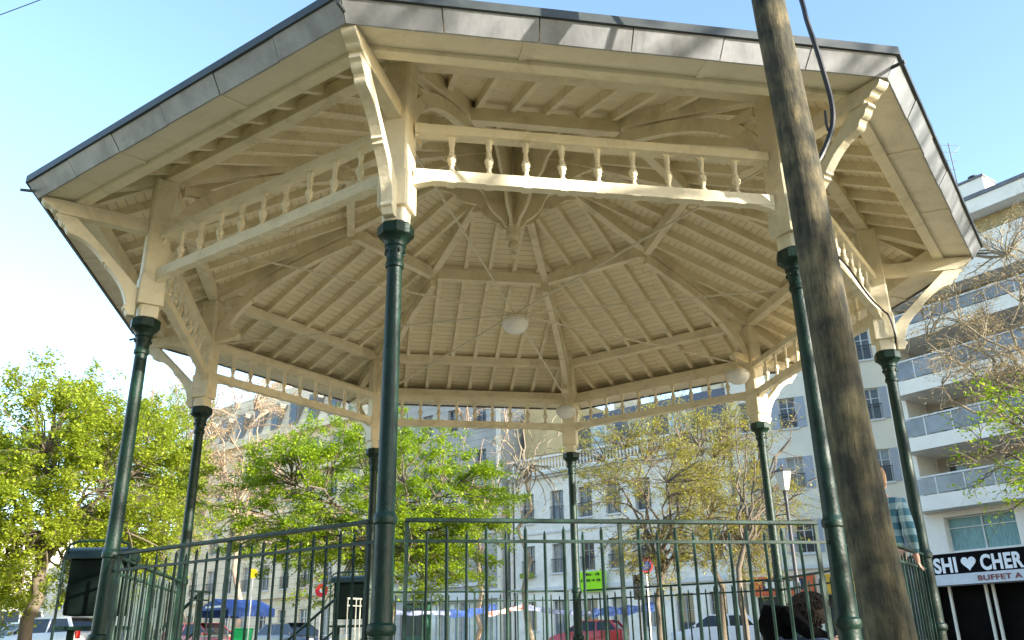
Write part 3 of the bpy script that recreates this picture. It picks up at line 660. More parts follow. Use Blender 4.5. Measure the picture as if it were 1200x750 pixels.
# ------------------------------------------------------------------ trees
M['bark'] = mat('bark_brown', (.11, .085, .06), .9, .3, 7, bump=.6, bscale=25, col2=(.20, .165, .12), stretch=(1, 1, .35))
M['bark_pale'] = mat('bark_pale', (.22, .18, .12), .9, .3, 6, bump=.5, bscale=25, col2=(.36, .30, .21), stretch=(1, 1, .35))
M['twig_pink'] = mat('twig_reddish', (.40, .29, .20), .9, .2, 9)
M['leaf_spring'] = mat_leaf('leaf_spring_green', (.25, .33, .02), (.50, .57, .05), .5)
M['leaf_bright'] = mat_leaf('leaf_bright_green', (.20, .33, .012), (.45, .57, .03), .5)
M['leaf_olive'] = mat_leaf('leaf_young_olive', (.34, .31, .05), (.56, .52, .09), .45)
M['leaf_deep'] = mat_leaf('leaf_fresh_green', (.08, .18, .012), (.22, .36, .02), .5)
M['bud'] = mat_leaf('leaf_buds_ochre', (.44, .33, .15), (.62, .48, .24), .35)
def curve(p, q, bend, k, rg):
    """a wandering path from p to q, bowed by bend"""
    out = []
    for i in range(k + 1):
        t = i / k; w_ = math.sin(math.pi * t); out.append(p.lerp(q, t) + bend * w_ + Vector((rg.uniform(-1, 1), rg.uniform(-1, 1), rg.uniform(-.6, .6))) * (.045 * (q - p).length * (1 if 0 < i < k else 0)))
    return out
def tree(name, label, base, fork, cc, cr, r0, n_limb, n_tip, n_leaf, leaf, bark, leafm, seed, twig=.6, group=None, flat=.0, twigs=6, hollow=.35, stray=1.0, extra=None, thin=1.0):
    rg = random.Random(seed); base, fork, cc = Vector(base), Vector(fork), Vector(cc); cr = Vector(cr)
    root = thing(name, label, 'tree', base, 0, group); B = lambda p: p - base
    wood = MB(); lv = MB()
    hgt = (fork - base).length
    tp = curve(base - Vector((0, 0, .4)), fork, Vector((rg.uniform(-.1, .1), rg.uniform(-.1, .1), 0)), 7, rg)
    wood.tube([B(p) for p in tp], [r0 * (1.35 if i == 0 else 1.12 if i == 1 else 1 - .04 * i) for i in range(8)], 10)
    def inside():
        while True:
            v = Vector((rg.uniform(-1, 1), rg.uniform(-1, 1), rg.uniform(-1, 1)))
            if hollow < v.length < 1.0: return v
    limbs = []
    for i in range(n_limb):
        a = 2 * math.pi * (i + rg.uniform(-.3, .3)) / n_limb; el = rg.uniform(-.25, .95)
        v = Vector((math.cos(a) * math.cos(el), math.sin(a) * math.cos(el), math.sin(el))) * rg.uniform(.55, .75)
        q = cc + Vector((v.x * cr.x, v.y * cr.y, v.z * cr.z)); s = fork if i % 3 else tp[-2].lerp(fork, rg.random())
        c = curve(s, q, Vector((0, 0, .10 * (q - s).length)), 8, rg); limbs.append(c)
        rr = r0 * rg.uniform(.38, .52); wood.tube([B(p) for p in c], [rr * (1 - .8 * j / 8) for j in range(9)], 7)
    if extra:
        for q in extra:
            c = curve(fork, Vector(q), Vector((0, 0, .1)), 8, rg); limbs.append(c); wood.tube([B(p) for p in c], [r0 * .42 * (1 - .8 * j / 8) for j in range(9)], 7)
    for i in range(n_tip):
        v = inside(); nz = noise.noise(v * 2.1 + Vector((seed, 0, 0)))
        if nz < -.12 * stray: continue
        v = v * (1 + .28 * nz); q = cc + Vector((v.x * cr.x, v.y * cr.y, v.z * cr.z))
        best = None
        for c in limbs:
            for j in range(2, 9):
                d = (c[j] - q).length + (1.2 if (q - c[j]).z < -.4 else 0)
                if best is None or d < best[0]: best = (d, c[j], j)
        s = best[1]; c = curve(s, q, Vector((rg.uniform(-.1, .1), rg.uniform(-.1, .1), .08)) * best[0], 5, rg)
        rb = (.010 + .010 * best[0]) * thin; wood.tube([B(p) for p in c], [rb * (1 - .7 * j / 5) for j in range(6)], 5, cap=False)
        dirn = (c[-1] - c[-2]).normalized()
        for t in range(twigs):
            o = c[rg.choice((3, 4, 5, 5))]; dd = (dirn + Vector((rg.uniform(-1, 1), rg.uniform(-1, 1), rg.uniform(-.7, .9)))).normalized(); dd.z *= (1 - flat); e = o + dd * twig * rg.uniform(.5, 1.2)
            md = o.lerp(e, .5) + Vector((rg.uniform(-.05, .05), rg.uniform(-.05, .05), rg.uniform(-.02, .06)))
            wood.tube([B(o), B(md), B(e)], [.006 * thin, .0045 * thin, .002 * thin], 3, cap=False)
            for l in range(n_leaf):
                p = B(o.lerp(e, rg.uniform(.25, 1.05))) + Vector((rg.gauss(0, .09), rg.gauss(0, .09), rg.gauss(0, .07))) * (leaf / .12)
                x = Vector((rg.uniform(-1, 1), rg.uniform(-1, 1), rg.uniform(-.7, .4))).normalized(); y = x.cross(Vector((rg.uniform(-.6, .6), rg.uniform(-.6, .6), 1))).normalized(); z_ = x.cross(y)
                sz = leaf * rg.uniform(.55, 1.15); lv.add([p, p + x * sz * .5 + y * sz * .36 + z_ * sz * .07, p + x * sz, p + x * sz * .5 - y * sz * .36 + z_ * sz * .07], [[0, 1, 2, 3]])
    wood.build('trunk', bark, root, smooth=True, fix=False)
    if lv.f: lv.build('crown', leafm, root, fix=False)
    return root
def ground_at(x, d, dz=0.0):
    p = at(x, 750, d); return Vector((p.x, p.y, gz(p.x, p.y) + dz))
# big spring-green tree on the left
tree('park_tree', 'full yellow-green tree with a thick leaning trunk at the far left', ground_at(24, 21), at(52, 655, 21.2), at(52, 572, 21.5), (3.7, 3.2, 3.0), .18, 10, 700, 46, .095, M['bark'], M['leaf_spring'], 3, twig=.55, twigs=7, stray=.8)
tree('park_tree', 'thin pale yellow-green tree just left of the dark cabinet and back left column', ground_at(172, 31), at(180, 640, 31), at(188, 572, 31), (2.1, 2.0, 3.5), .13, 8, 280, 30, .095, M['bark'], M['leaf_spring'], 5, twig=.6, twigs=6)
# bright tree seen through the bandstand
tree('park_tree', 'bright green spreading tree seen through the left half of the bandstand', ground_at(457, 24), at(452, 668, 24), at(430, 600, 24), (4.1, 3.2, 2.6), .17, 12, 540, 42, .090, M['bark'], M['leaf_bright'], 11, twig=.6, flat=.55, twigs=6, hollow=.3, stray=1.3)
# young bare tree and olive trees on the right of the bandstand
tree('young_tree', 'slender bare young tree in front of the white house', ground_at(619, 29), at(616, 560, 29), at(618, 520, 29), (1.9, 1.6, 2.6), .085, 9, 90, 2, .08, M['bark_pale'], M['leaf_olive'], 21, twig=.55, twigs=4, group=None)
tree('park_tree', 'sparse olive-leaved tree forking low before the white house, left of its twin', ground_at(781, 27), at(776, 672, 27), at(772, 572, 27), (2.7, 2.2, 3.0), .125, 11, 520, 14, .075, M['bark'], M['leaf_olive'], 31, twig=.6, twigs=6, extra=[at(728, 600, 27), at(835, 600, 27)])
tree('park_tree', 'sparse olive-leaved tree with a knobbly trunk behind the white hatchback', ground_at(846, 31), at(838, 650, 31), at(856, 575, 31), (2.4, 2.0, 3.3), .14, 9, 460, 14, .075, M['bark'], M['leaf_olive'], 37, twig=.6, twigs=6)
tree('bare_tree', 'bare grey tree with forked limbs beside the street lamp', ground_at(868, 25), at(872, 640, 25), at(905, 545, 25), (1.6, 1.4, 2.3), .10, 6, 90, 2, .09, M['bark'], M['leaf_olive'], 41, twig=.6, twigs=4, extra=[at(866, 470, 25), at(938, 475, 25), at(958, 560, 25)])
# tall bare reddish trees far left
tree('bare_tree', 'tall bare reddish tree rising behind the back left column', ground_at(210, 46), at(214, 620, 46), at(205, 540, 46), (3.0, 2.6, 5.6), .16, 9, 280, 6, .11, M['twig_pink'], M['bud'], 51, twig=.9, twigs=8, thin=1.6)
tree('bare_tree', 'tall bare reddish tree in front of the warm apartment block', ground_at(275, 44), at(277, 620, 44), at(282, 535, 44), (3.2, 2.6, 5.2), .16, 9, 280, 6, .11, M['twig_pink'], M['bud'], 53, twig=.9, twigs=8, thin=1.6)
tree('bare_tree', 'bare thin tree standing before the stone house, right of the bright green tree', ground_at(560, 36), at(562, 640, 36), at(566, 560, 36), (2.0, 2.0, 4.6), .11, 8, 60, 1, .10, M['twig_pink'], M['bud'], 57, twig=.8, twigs=5, thin=1.3)
# trees at the right edge, trunks outside the frame
tree('bare_tree', 'bare ochre-budded tree spreading in front of the modern white block', ground_at(1330, 17.5), at(1290, 560, 17.5), at(1210, 392, 17.5), (2.6, 2.0, 3.2), .16, 10, 520, 6, .05, M['bark_pale'], M['bud'], 61, twig=.6, twigs=9, extra=[at(1120, 345, 17.5), at(1085, 400, 17.5), at(1180, 300, 17.5), at(1105, 455, 17.5)])
tree('park_tree', 'fresh green tree reaching in at the right edge above the restaurant sign', ground_at(1300, 14.5), at(1275, 600, 14.5), at(1228, 535, 14.5), (1.35, 1.3, 1.6), .11, 8, 140, 8, .08, M['bark'], M['leaf_bright'], 67, twig=.4, twigs=6, hollow=.2)
# trees beside and behind the photographer, which shade the eaves
tree('park_tree', 'half-leaved tree outside the frame on the sunny side of the bandstand', (12.6, -12.3, 0), (12.4, -12.1, 3.4), (12.2, -12.0, 6.2), (2.8, 2.4, 4.2), .17, 12, 240, 1, .16, M['bark'], M['leaf_olive'], 71, twig=.6, twigs=4, thin=2.2)
tree('park_tree', 'second half-leaved tree outside the frame on the sunny side', (17.0, -9.8, .2), (16.8, -9.8, 4.0), (16.6, -9.6, 7.0), (3.0, 2.6, 4.4), .19, 12, 330, 3, .16, M['bark'], M['leaf_olive'], 73, twig=.6, twigs=4, thin=2.2)
# ------------------------------------------------------------------ pole and cables
def mat_pole():
    m, n, b = new_mat('weathered_pole_wood'); L = n.links; tc = N(n, 'ShaderNodeTexCoord')
    mp = N(n, 'ShaderNodeMapping'); mp.inputs['Scale'].default_value = (13, 13, 2.6); L.new(tc.outputs['Object'], mp.inputs['Vector'])
    n1 = N(n, 'ShaderNodeTexNoise'); n1.inputs['Scale'].default_value = 1.6; n1.inputs['Detail'].default_value = 9; n1.inputs['Roughness'].default_value = .7; L.new(mp.outputs[0], n1.inputs['Vector'])
    n2 = N(n, 'ShaderNodeTexNoise'); n2.inputs['Scale'].default_value = 6.5; n2.inputs['Detail'].default_value = 5; L.new(tc.outputs['Object'], n2.inputs['Vector'])
    c1 = N(n, 'ShaderNodeValToRGB'); e = c1.color_ramp.elements; e[0].position = .34; e[0].color = (.030, .031, .021, 1); e[1].position = .70; e[1].color = (.22, .195, .130, 1); L.new(n1.outputs['Fac'], c1.inputs['Fac'])
    c2 = N(n, 'ShaderNodeValToRGB'); e = c2.color_ramp.elements; e[0].position = .40; e[0].color = (.42, .42, .36, 1); e[1].position = .66; e[1].color = (1.25, 1.12, .85, 1); L.new(n2.outputs['Fac'], c2.inputs['Fac'])
    mx = N(n, 'ShaderNodeMix', data_type='RGBA', blend_type='MULTIPLY'); mx.inputs['Factor'].default_value = 1; L.new(c1.outputs[0], mx.inputs['A']); L.new(c2.outputs[0], mx.inputs['B'])
    L.new(mx.outputs['Result'], b.inputs['Base Color']); b.inputs['Roughness'].default_value = .85
    ad = N(n, 'ShaderNodeMath', operation='ADD'); L.new(n1.outputs['Fac'], ad.inputs[0]); L.new(n2.outputs['Fac'], ad.inputs[1])
    bp = N(n, 'ShaderNodeBump'); bp.inputs['Strength'].default_value = .7; bp.inputs['Distance'].default_value = .02; L.new(ad.outputs[0], bp.inputs['Height']); L.new(bp.outputs[0], b.inputs['Normal'])
    return m
M['pole'] = mat_pole()
b = MB(); pq = at(1044, 750, 4.1); pr_ = at(908, 40, 4.1); pk = (pr_ - pq) / (pr_.z - pq.z); pb = pq + pk * (-.3 - pq.z); pt = pq + pk * (7.6 - pq.z); pts = []; rs_ = []
for i in range(40):
    t = i / 39; pts.append(pb.lerp(pt, t) - pb + Vector((noise.noise(Vector((t * 5, 1, 0))) * .018, noise.noise(Vector((t * 5, 7, 0))) * .018, 0))); rs_.append((.116 * (1 - t) + .082 * t) * (1 + .02 * noise.noise(Vector((t * 14, 3, 1)))))
b.tube(pts, rs_, 24)
pole = b.build('wooden_pole', M['pole'], smooth=True); pole.location = pb; tag(pole, 'thick round weathered wooden pole standing right in front of the bandstand', 'pole')
b = MB()
cpts = [Vector((1.60, -5.60, 7.0)), Vector((1.70, -5.58, 5.8))] + [at(x, y, 4.45) for x, y in ((936, -10), (945, 22), (956, 55), (966, 88), (974, 118), (976, 142), (971, 163), (962, 184), (950, 205), (944, 230), (942, 270))]
def smooth_path(p, k=6):
    out = []
    for i in range(len(p) - 1):
        a, b_, c, d = p[max(i - 1, 0)], p[i], p[i + 1], p[min(i + 2, len(p) - 1)]
        for j in range(k):
            t = j / k; out.append(.5 * ((2 * b_) + (c - a) * t + (2 * a - 5 * b_ + 4 * c - d) * t * t + (3 * b_ - a - 3 * c + d) * t ** 3))
    return out + [p[-1]]
b.tube(smooth_path(cpts), .0165, 8); b.tube(smooth_path([at(967, 130, 4.45), at(969, 148, 4.45), at(974, 158, 4.45)]), .008, 6)
tag(b.build('power_cable', M['black'], smooth=True), 'thick black cable hanging in a curve behind the wooden pole', 'cable')
b = MB(); a = at(-60, 40, 16); c = at(60, -5, 15); b.tube([a.lerp(c, i / 10) for i in range(11)] + [c + (c - a) * 2], .011, 5); tag(b.build('overhead_wire', M['black']), 'thin overhead wire crossing the sky at the top left corner', 'wire')
# wiring on the right column
fnH = rad_fn(AZ[2]); fnS = side_fn(1)
b = MB(); t = RC * CH; L0 = t * TH - .12
p = [fnS(-L0 + .05, t + .07, 3.40), fnS(-L0 * .5, t + .08, 3.36), fnS(0, t + .075, 3.41), fnS(L0 * .5, t + .08, 3.35), fnS(L0 - .06, t + .075, 3.40), fnH(RC + .06, 3.34, -.15), fnH(RC + .09, 3.1, -.13), fnH(RC + .10, 2.93, .165), fnH(RC + .06, 2.6, .10)]
for i in range(12): z = 2.45 - i * .24; p.append(fnH(RC + .055 + .02 * math.sin(i * 2.1), z, .085 + .022 * math.sin(i * 1.3 + 1) + .006 * i))
b.tube(smooth_path(p, 5), .011, 6); tag(b.build('column_cable', M['black'], smooth=True), 'black electric cable running along the right frieze and down the right column', 'cable')
# dark green cabinets
def cabinet(loc, rz, label, w_, h_, group):
    t = thing('electric_cabinet', label, 'cabinet', loc, rz, group); b = MB(); d = .30
    b.box((0, 0, h_ / 2 + .04), (w_, d, h_ - .12)); b.build('body', M['cabglass'], t, bevel=.02)
    b = MB(); prof = [(-d / 2 - .05, h_ - .06)] + [(-(d / 2 + .05) * math.cos(a), h_ - .06 + .12 * math.sin(a)) for a in [math.pi * i / 10 for i in range(1, 10)]] + [(d / 2 + .05, h_ - .06)]
    b.prism(prof, lambda y, z, x: Vector((x, y, z)), -w_ / 2 - .03, w_ / 2 + .03); b.build('lid', M['darkgreen'], t, smooth=True)
    for sg in (-1, 1):
        b = MB(); b.tube([(sg * (w_ / 2 + .04), -d / 2 - .03, -.4), (sg * (w_ / 2 + .04), -d / 2 - .03, h_ - .02), (sg * (w_ / 2 + .015), -d / 2 - .02, h_ + .07), (sg * (w_ / 2 - .06), -d / 2 - .01, h_ + .10), (0, -d / 2, h_ + .105)], .013, 8); b.build('tube_frame', M['railg'], t, smooth=True)
    b = MB(); b.box((0, 0, -.01), (w_ + .06, d + .06, .03)); b.build('tray', M['railg'], t)
    for sx in (-1, 1): b = MB(); b.box((sx * (w_ / 2 - .05), 0, -.025 - .45), (.05, .05, .9)); b.build('leg', M['railg'], t)
p = at(110, 735, 8.35); cabinet((p.x, p.y, p.z), R(6), 'dark green cabinet under a curved lid behind the front left column', .50, .66, 'dark green cabinets at the bandstand')
p = at(414, 733, 14.6); cabinet((p.x, p.y, p.z), R(-10), 'dark green box with a lid beyond the stairs, behind the pale bars', .62, .72, 'dark green cabinets at the bandstand')

# ------------------------------------------------------------------ cars
M['tyre'] = mat('tyre_rubber', (.02, .02, .02), .8, .2, 30); M['rim'] = mat('alloy_rim', (.5, .5, .52), .35, .08, 10, metal=.8)
M['carglass'] = mat_glass('car_glass', (.012, .014, .016), .04, .3); M['lampglass'] = mat('headlamp', (.7, .7, .7), .1, .1, 20); M['redlamp'] = mat('tail_lamp', (.45, .01, .01), .2, .1, 20)
def paint(name, c): return mat(name, c, .28, .05, 3, coat=.8)
M['paint_white'] = paint('car_paint_white', (.70, .71, .73)); M['paint_red'] = paint('car_paint_red', (.52, .015, .02)); M['paint_silver'] = paint('car_paint_pale_blue', (.55, .64, .70)); M['paint_dark'] = paint('car_paint_dark_blue', (.03, .045, .09))
def car(name, label, cat, loc, rz, pm, prof, roof, L=4.0, W=1.68):
    """prof: lower body side outline (x,z) to the waist; roof: (x0,x1,x2,x3,zb,zt) glasshouse"""
    t = thing(name, label, cat, loc, rz); b = MB()
    n = len(prof)
    rows = [(-1, .93), (-.985, .985), (-.55, 1), (.55, 1), (.985, .985), (1, .93)]
    idx = []
    vs = []
    for wy, sc in rows:
        idx.append(len(vs))
        for x, z in prof: vs.append((x * (1 if abs(wy) < .9 else .985), wy * W / 2, .2 + (z - .2) * sc))
    fs = [list(range(n)), list(range(idx[-1], idx[-1] + n))[::-1]]
    for a in range(len(rows) - 1):
        for i in range(n): fs.append([idx[a] + i, idx[a + 1] + i, idx[a + 1] + (i + 1) % n, idx[a] + (i + 1) % n])
    b.add(vs, fs)
    x0, x1, x2, x3, zb, zt = roof; wb, wt = W / 2 * .95, W / 2 * .76
    # roof skin and pillars share the body mesh
    def side(x, z, sg, o=0.0): f_ = (z - zb) / (zt - zb); return Vector((x, sg * (wb + (wt - wb) * f_ + o), z))
    b.prism([(x1 - .02, zt - .02), (x1 + .18, zt + .035), ((x1 + x2) / 2, zt + .06), (x2 - .12, zt + .03), (x2 + .02, zt - .03)], lambda x, z, w_: Vector((x, w_, z)), -wt - .015, wt + .015)
    for sg in (-1, 1):
        for xa, xb, th in ((x0, x1, .07), (x3, x2, .15), ((x1 * .45 + x2 * .55), (x1 * .47 + x2 * .53), .07)):
            q = [side(xa - th / 2, zb - .02, sg, .012), side(xa + th / 2, zb - .02, sg, .012), side(xb + th / 2, zt, sg, .012), side(xb - th / 2, zt, sg, .012)]
            q2 = [Vector((v.x, v.y - sg * .05, v.z)) for v in q]; b.add(q + q2, [[0, 1, 2, 3], [7, 6, 5, 4], [0, 4, 5, 1], [1, 5, 6, 2], [2, 6, 7, 3], [3, 7, 4, 0]])
    b.build('body', pm, t, smooth=True, bevel=.035)
    b = MB(); v = [side(x0, zb - .03, -1), side(x3, zb - .03, -1), side(x3, zb - .03, 1), side(x0, zb - .03, 1), side(x1, zt, -1), side(x2, zt, -1), side(x2, zt, 1), side(x1, zt, 1)]
    b.add(v, [[0, 1, 5, 4], [1, 2, 6, 5], [2, 3, 7, 6], [3, 0, 4, 7], [4, 5, 6, 7]]); b.build('window', M['carglass'], t)
    for x in (-L * .31, L * .32):
        for sg in (-1, 1):
            b = MB(); prof_ = [(.16, -.09), (.30, -.10), (.315, -.07), (.315, .07), (.30, .10), (.16, .09)]
            mb = MB(); mb.lathe((0, 0, 0), prof_, 20); b.add([(x + p_[0], sg * (W / 2 - .10) + p_[2], .315 + p_[1]) for p_ in mb.v], mb.f); wh = b.build('wheel', M['tyre'], t, smooth=True)
            mb = MB(); mb.lathe((0, 0, 0), [(.05, -.085), (.19, -.085), (.20, 0), (.19, .085), (.05, .085)], 12); b = MB(); b.add([(x + p_[0], sg * (W / 2 - .10) + p_[2], .315 + p_[1]) for p_ in mb.v], mb.f); b.build('rim', M['rim'], wh)
    for sg in (-1, 1):
        b = MB(); b.box((L / 2 - .16, sg * W * .36, .68), (.26, .30, .14)); b.build('headlight', M['lampglass'], t, bevel=.04)
        b = MB(); b.box((-L / 2 + .09, sg * W * .40, .88), (.14, .18, .26)); b.build('tail_light', M['redlamp'], t, bevel=.03)
        b = MB(); b.box((x0 - .22, sg * (W / 2 + .06), zb + .05), (.10, .18, .13)); b.build('wing_mirror', pm, t, bevel=.03)
    return t
HATCH = [(-1.95, .30), (-1.98, .55), (-1.93, .92), (-1.80, .98), (.62, .95), (1.30, .86), (1.80, .72), (1.97, .55), (1.95, .30)]
ROOF = (1.05, .25, -1.40, -1.85, .93, 1.42)
def car_at(x, d, dz=0.0): p = at(x, 750, d); return (p.x, p.y, gz(p.x, p.y) + dz)
sa = math.atan2(FD.y, FD.x)
car('parked_car', 'white hatchback parked in the street beyond the right half of the railing', 'car', car_at(840, 41), sa + math.pi + R(22), M['paint_white'], HATCH, ROOF)
car('parked_car', 'red car parked in the street beyond the middle of the railing', 'car', car_at(690, 47), sa + math.pi + R(16), M['paint_red'], HATCH, ROOF)
car('parked_car', 'white car with a dark rear window parked under the far left tree', 'car', car_at(58, 31.5), R(160), M['paint_white'], HATCH, ROOF)
car('parked_car', 'pale blue-grey car half hidden behind the far left trunk', 'car', car_at(30, 36), R(150), M['paint_silver'], HATCH, ROOF)
car('parked_car', 'dark blue car seen through the left railing near the stairs', 'car', car_at(345, 42), sa, M['paint_dark'], HATCH, ROOF)
car('parked_car', 'red car seen low through the left railing beside the back left column', 'car', car_at(240, 40), sa + R(10), M['paint_red'], HATCH, ROOF)
VAN = [(-2.4, .35), (-2.45, .6), (-2.42, 1.15), (-2.3, 1.2), (1.35, 1.2), (2.05, 1.05), (2.35, .8), (2.4, .35)]
car('white_van', 'white van with side windows at the extreme left behind the trees', 'van', car_at(-12, 46), R(170), M['paint_white'], VAN, (1.6, 1.0, -2.1, -2.35, 1.18, 2.35), 4.9, 1.95)

# ------------------------------------------------------------------ street furniture
M['lantern'] = mat('lantern_opal', (.62, .60, .55), .3, .08, 5); M['post_dark'] = mat('lamp_post_iron', (.06, .06, .065), .5, .2, 9)
p = at(920, 575, 24); g_ = gz(p.x, p.y)
t = thing('street_lamp', 'street lamp with a tapered glass lantern before the cream house', 'lamp', (p.x, p.y, g_))
b = MB(); h = p.z - g_; b.lathe((0, 0, 0), [(.13, 0), (.13, .5), (.09, .6), (.06, .7), (.05, h - .3), (.06, h - .22), (.045, h - .18), (.075, h - .02)], 12); b.build('post', M['post_dark'], t, smooth=True)
b = MB(); b.lathe((0, 0, h), [(.12, 0), (.255, .50), (.25, .51)], 6, R(15)); b.build('lantern', M['lantern'], t, bevel=.006)
b = MB(); b.lathe((0, 0, h), [(.28, .512), (.27, .54), (.12, .63), (.04, .68), (.03, .74)], 6, R(15)); b.build('cap', M['post_dark'], t)
M['neon'] = mat('neon_green_cloth', (.36, .80, .01), .8, .06, 4); M['ink'] = mat('black_ink', (.01, .012, .01), .8, .2, 9)
wh = Facade(None, sp(-.35, 0), sp(14.7, 0), 0, 10, 1)
t = thing('hanging_banner', 'neon green banner with black writing hung on the white house front', 'banner', wh.p(5.95, 2.9, .3)); o_ = Vector(t.location)
b = MB(); nx = 10
grid = [[wh.p(4.95 + 2.0 * i / nx, 2.95 + 1.15 * j / 6, .28 + .03 * math.sin(i * 1.4 + j * .5)) - o_ for i in range(nx + 1)] for j in range(7)]
for j in range(6):
    for i in range(nx): b.quad(grid[j][i], grid[j][i + 1], grid[j + 1][i + 1], grid[j + 1][i])
cl = b.build('cloth', M['neon'], t, fix=False); sm = cl.modifiers.new('Solidify', 'SOLIDIFY'); sm.thickness = .008
b = MB()
for zz_, ws in ((3.93, ((4.9, .55), (5.65, .35))), (3.60, ((4.55, .30), (4.92, .42), (5.40, .25), (5.70, .38))), (3.06, tuple((4.5 + .22 * i, .1) for i in range(8)))):
    for u, wd in [(u_ + .6, w_) for u_, w_ in ws]:
        k = max(1, int(wd / .1)); hh = .075 if zz_ > 3.2 else .03
        for q in range(k): wh.slab(b, u + q * .1, u + q * .1 + (.07 if q % 3 else .045), zz_ - hh, zz_ + hh * (1 if q % 2 else .6), .335, .345)
le = b.build('lettering', M['ink'], t)
for v in le.data.vertices: v.co -= o_
def signpost(px, py, d, label, r_, mats, name='road_sign'):
    p = at(px, py, d); g_ = gz(p.x, p.y); t = thing(name, label, 'sign', (p.x, p.y, g_)); h = p.z - g_
    b = MB(); b.tube([(0, 0, 0), (0, 0, h + r_)], .03, 8); b.build('post', M['rim'], t, smooth=True)
    par = t
    for i, (mm, f_) in enumerate(mats):
        b = MB(); ring_ = [(r_ * f_ * math.cos(2 * math.pi * k / 28), r_ * f_ * math.sin(2 * math.pi * k / 28)) for k in range(28)]
        b.prism(ring_, lambda x, z, w_: Vector((x, w_, h + z)), -.04 - .006 * i, -.035 - .006 * i + .004); o = b.build('disc' if i == 0 else 'face', mm, par); par = o if i == 0 else par
    return t
M['sign_red'] = mat('sign_red', (.55, .02, .03), .5, .06, 5); M['sign_blue'] = mat('sign_blue', (.02, .07, .35), .5, .06, 5); M['sign_white'] = mat('sign_white', (.75, .74, .72), .5, .05, 5); M['sign_yellow'] = mat('sign_yellow', (.75, .48, .01), .5, .06, 5)
signpost(757, 663, 31, 'round red and blue no-parking sign on a post before the white house', .24, [(M['sign_red'], 1), (M['sign_blue'], .72)])
signpost(41, 708, 29, 'round white sign behind the far left tree trunk', .15, [(M['sign_white'], 1)])
signpost(297, 672, 33, 'yellow oval sign seen above the left railing', .17, [(M['sign_yellow'], 1)])
signpost(377, 692, 36, 'red round sign left of the dark green box', .26, [(M['sign_red'], 1), (M['sign_white'], .3)])
p = at(748, 688, 32); g_ = gz(p.x, p.y); t = thing('traffic_light', 'black pedestrian signal on a post left of the olive tree', 'traffic light', (p.x, p.y, g_)); h = p.z - g_
b = MB(); b.tube([(0, 0, 0), (0, 0, h)], .05, 8); b.build('post', M['post_dark'], t); b = MB(); b.box((0, 0, h), (.34, .26, .85)); hd = b.build('head', M['iron'], t, bevel=.03)
for z in (-.2, .2):
    b = MB(); b.prism([(.10 * math.cos(a), h + z + .10 * math.sin(a)) for a in [2 * math.pi * k / 16 for k in range(16)]], lambda x, zz_, w_: Vector((x, w_, zz_)), -.15, -.131); b.build('lens', M['carglass'], hd)
# green kiosk and green bin
p = at(490, 750, 38); t = thing('green_kiosk', 'small dark green wooden kiosk in front of the stone house', 'kiosk', (p.x, p.y, gz(p.x, p.y)), sa)
M['kiosk'] = mat('kiosk_green', (.015, .09, .045), .5, .2, 6); b = MB(); b.box((0, 0, 1.0), (.95, .6, 2.0)); bd = b.build('body', M['kiosk'], t, bevel=.01)
b = MB()
for x in (-.32, 0, .32): b.box((x, -.306, 1.3), (.26, .01, 1.1))
b.build('panel', M['darkgreen'], bd); b = MB(); b.box((0, 0, 2.05), (1.15, .8, .10)); b.build('roof', M['darkgreen'], t, bevel=.02)
M['bin_green'] = mat('bin_plastic_green', (.01, .30, .09), .4, .1, 6)
p = at(285, 742, 34); t = thing('wheelie_bin', 'bright green wheeled bin beyond the left railing', 'bin', (p.x, p.y, gz(p.x, p.y)))
hb = p.z - gz(p.x, p.y) + .12; b = MB(); v0 = [(-.22, -.2, .08), (.22, -.2, .08), (.22, .2, .08), (-.22, .2, .08)]; v1 = [(-.30, -.28, hb), (.30, -.28, hb), (.30, .28, hb), (-.30, .28, hb)]
b.add(v0 + v1, [[3, 2, 1, 0], [4, 5, 6, 7], [0, 1, 5, 4], [1, 2, 6, 5], [2, 3, 7, 6], [3, 0, 4, 7]]); b.build('body', M['bin_green'], t, bevel=.02)
b = MB(); b.box((0, 0, hb + .03), (.64, .62, .05)); b.build('lid', M['bin_green'], t, bevel=.02)
for sg in (-1, 1): b = MB(); b.tube([(sg * .25 - .02, .24, .1), (sg * .25 + .02, .24, .1)], .1, 12); b.build('wheel', M['tyre'], t)
# cloth banners and barrier ribbon along the street, market stall with blue tarpaulin
M['blue_cloth'] = mat('blue_cloth', (.035, .09, .30), .7, .2, 4); M['pale_cloth'] = mat('pale_blue_cloth', (.38, .42, .62), .7, .2, 4); M['red_cloth'] = mat('red_white_ribbon', (.62, .10, .07), .7, .3, 6, col2=(.75, .60, .55), contrast=(.45, .5))
def ribbon(px, d, hh, label, m_, name='cloth_banner'):
    pts = smooth_path([at(x, y, d + q * .1) for q, (x, y) in enumerate(px)], 5); o_ = Vector(pts[0]); b = MB(); up = Vector((0, 0, hh))
    for i in range(len(pts) - 1):
        a, c = pts[i] - o_, pts[i + 1] - o_; k0 = 1 + .25 * math.sin(i * 1.1); k1 = 1 + .25 * math.sin((i + 1) * 1.1); w0 = Vector((0, .02 * math.sin(i), 0)); w1 = Vector((0, .02 * math.sin(i + 1), 0))
        b.quad(a - up * k0 / 2 + w0, c - up * k1 / 2 + w1, c + up * k1 / 2 - w1, a + up * k0 / 2 - w0)
    o = b.build(name, m_, fix=False); o.location = o_; sm = o.modifiers.new('Solidify', 'SOLIDIFY'); sm.thickness = .02
    tag(o, label, 'banner'); return o
ribbon([(694, 719), (705, 717), (725, 716), (745, 714), (767, 711)], 33.5, .30, 'strong blue cloth banner strung between posts above the red car', M['blue_cloth'])
ribbon([(528, 719), (545, 719), (562, 716), (582, 712)], 33.5, .26, 'blue cloth banner strung before the stone house shopfront', M['blue_cloth'])
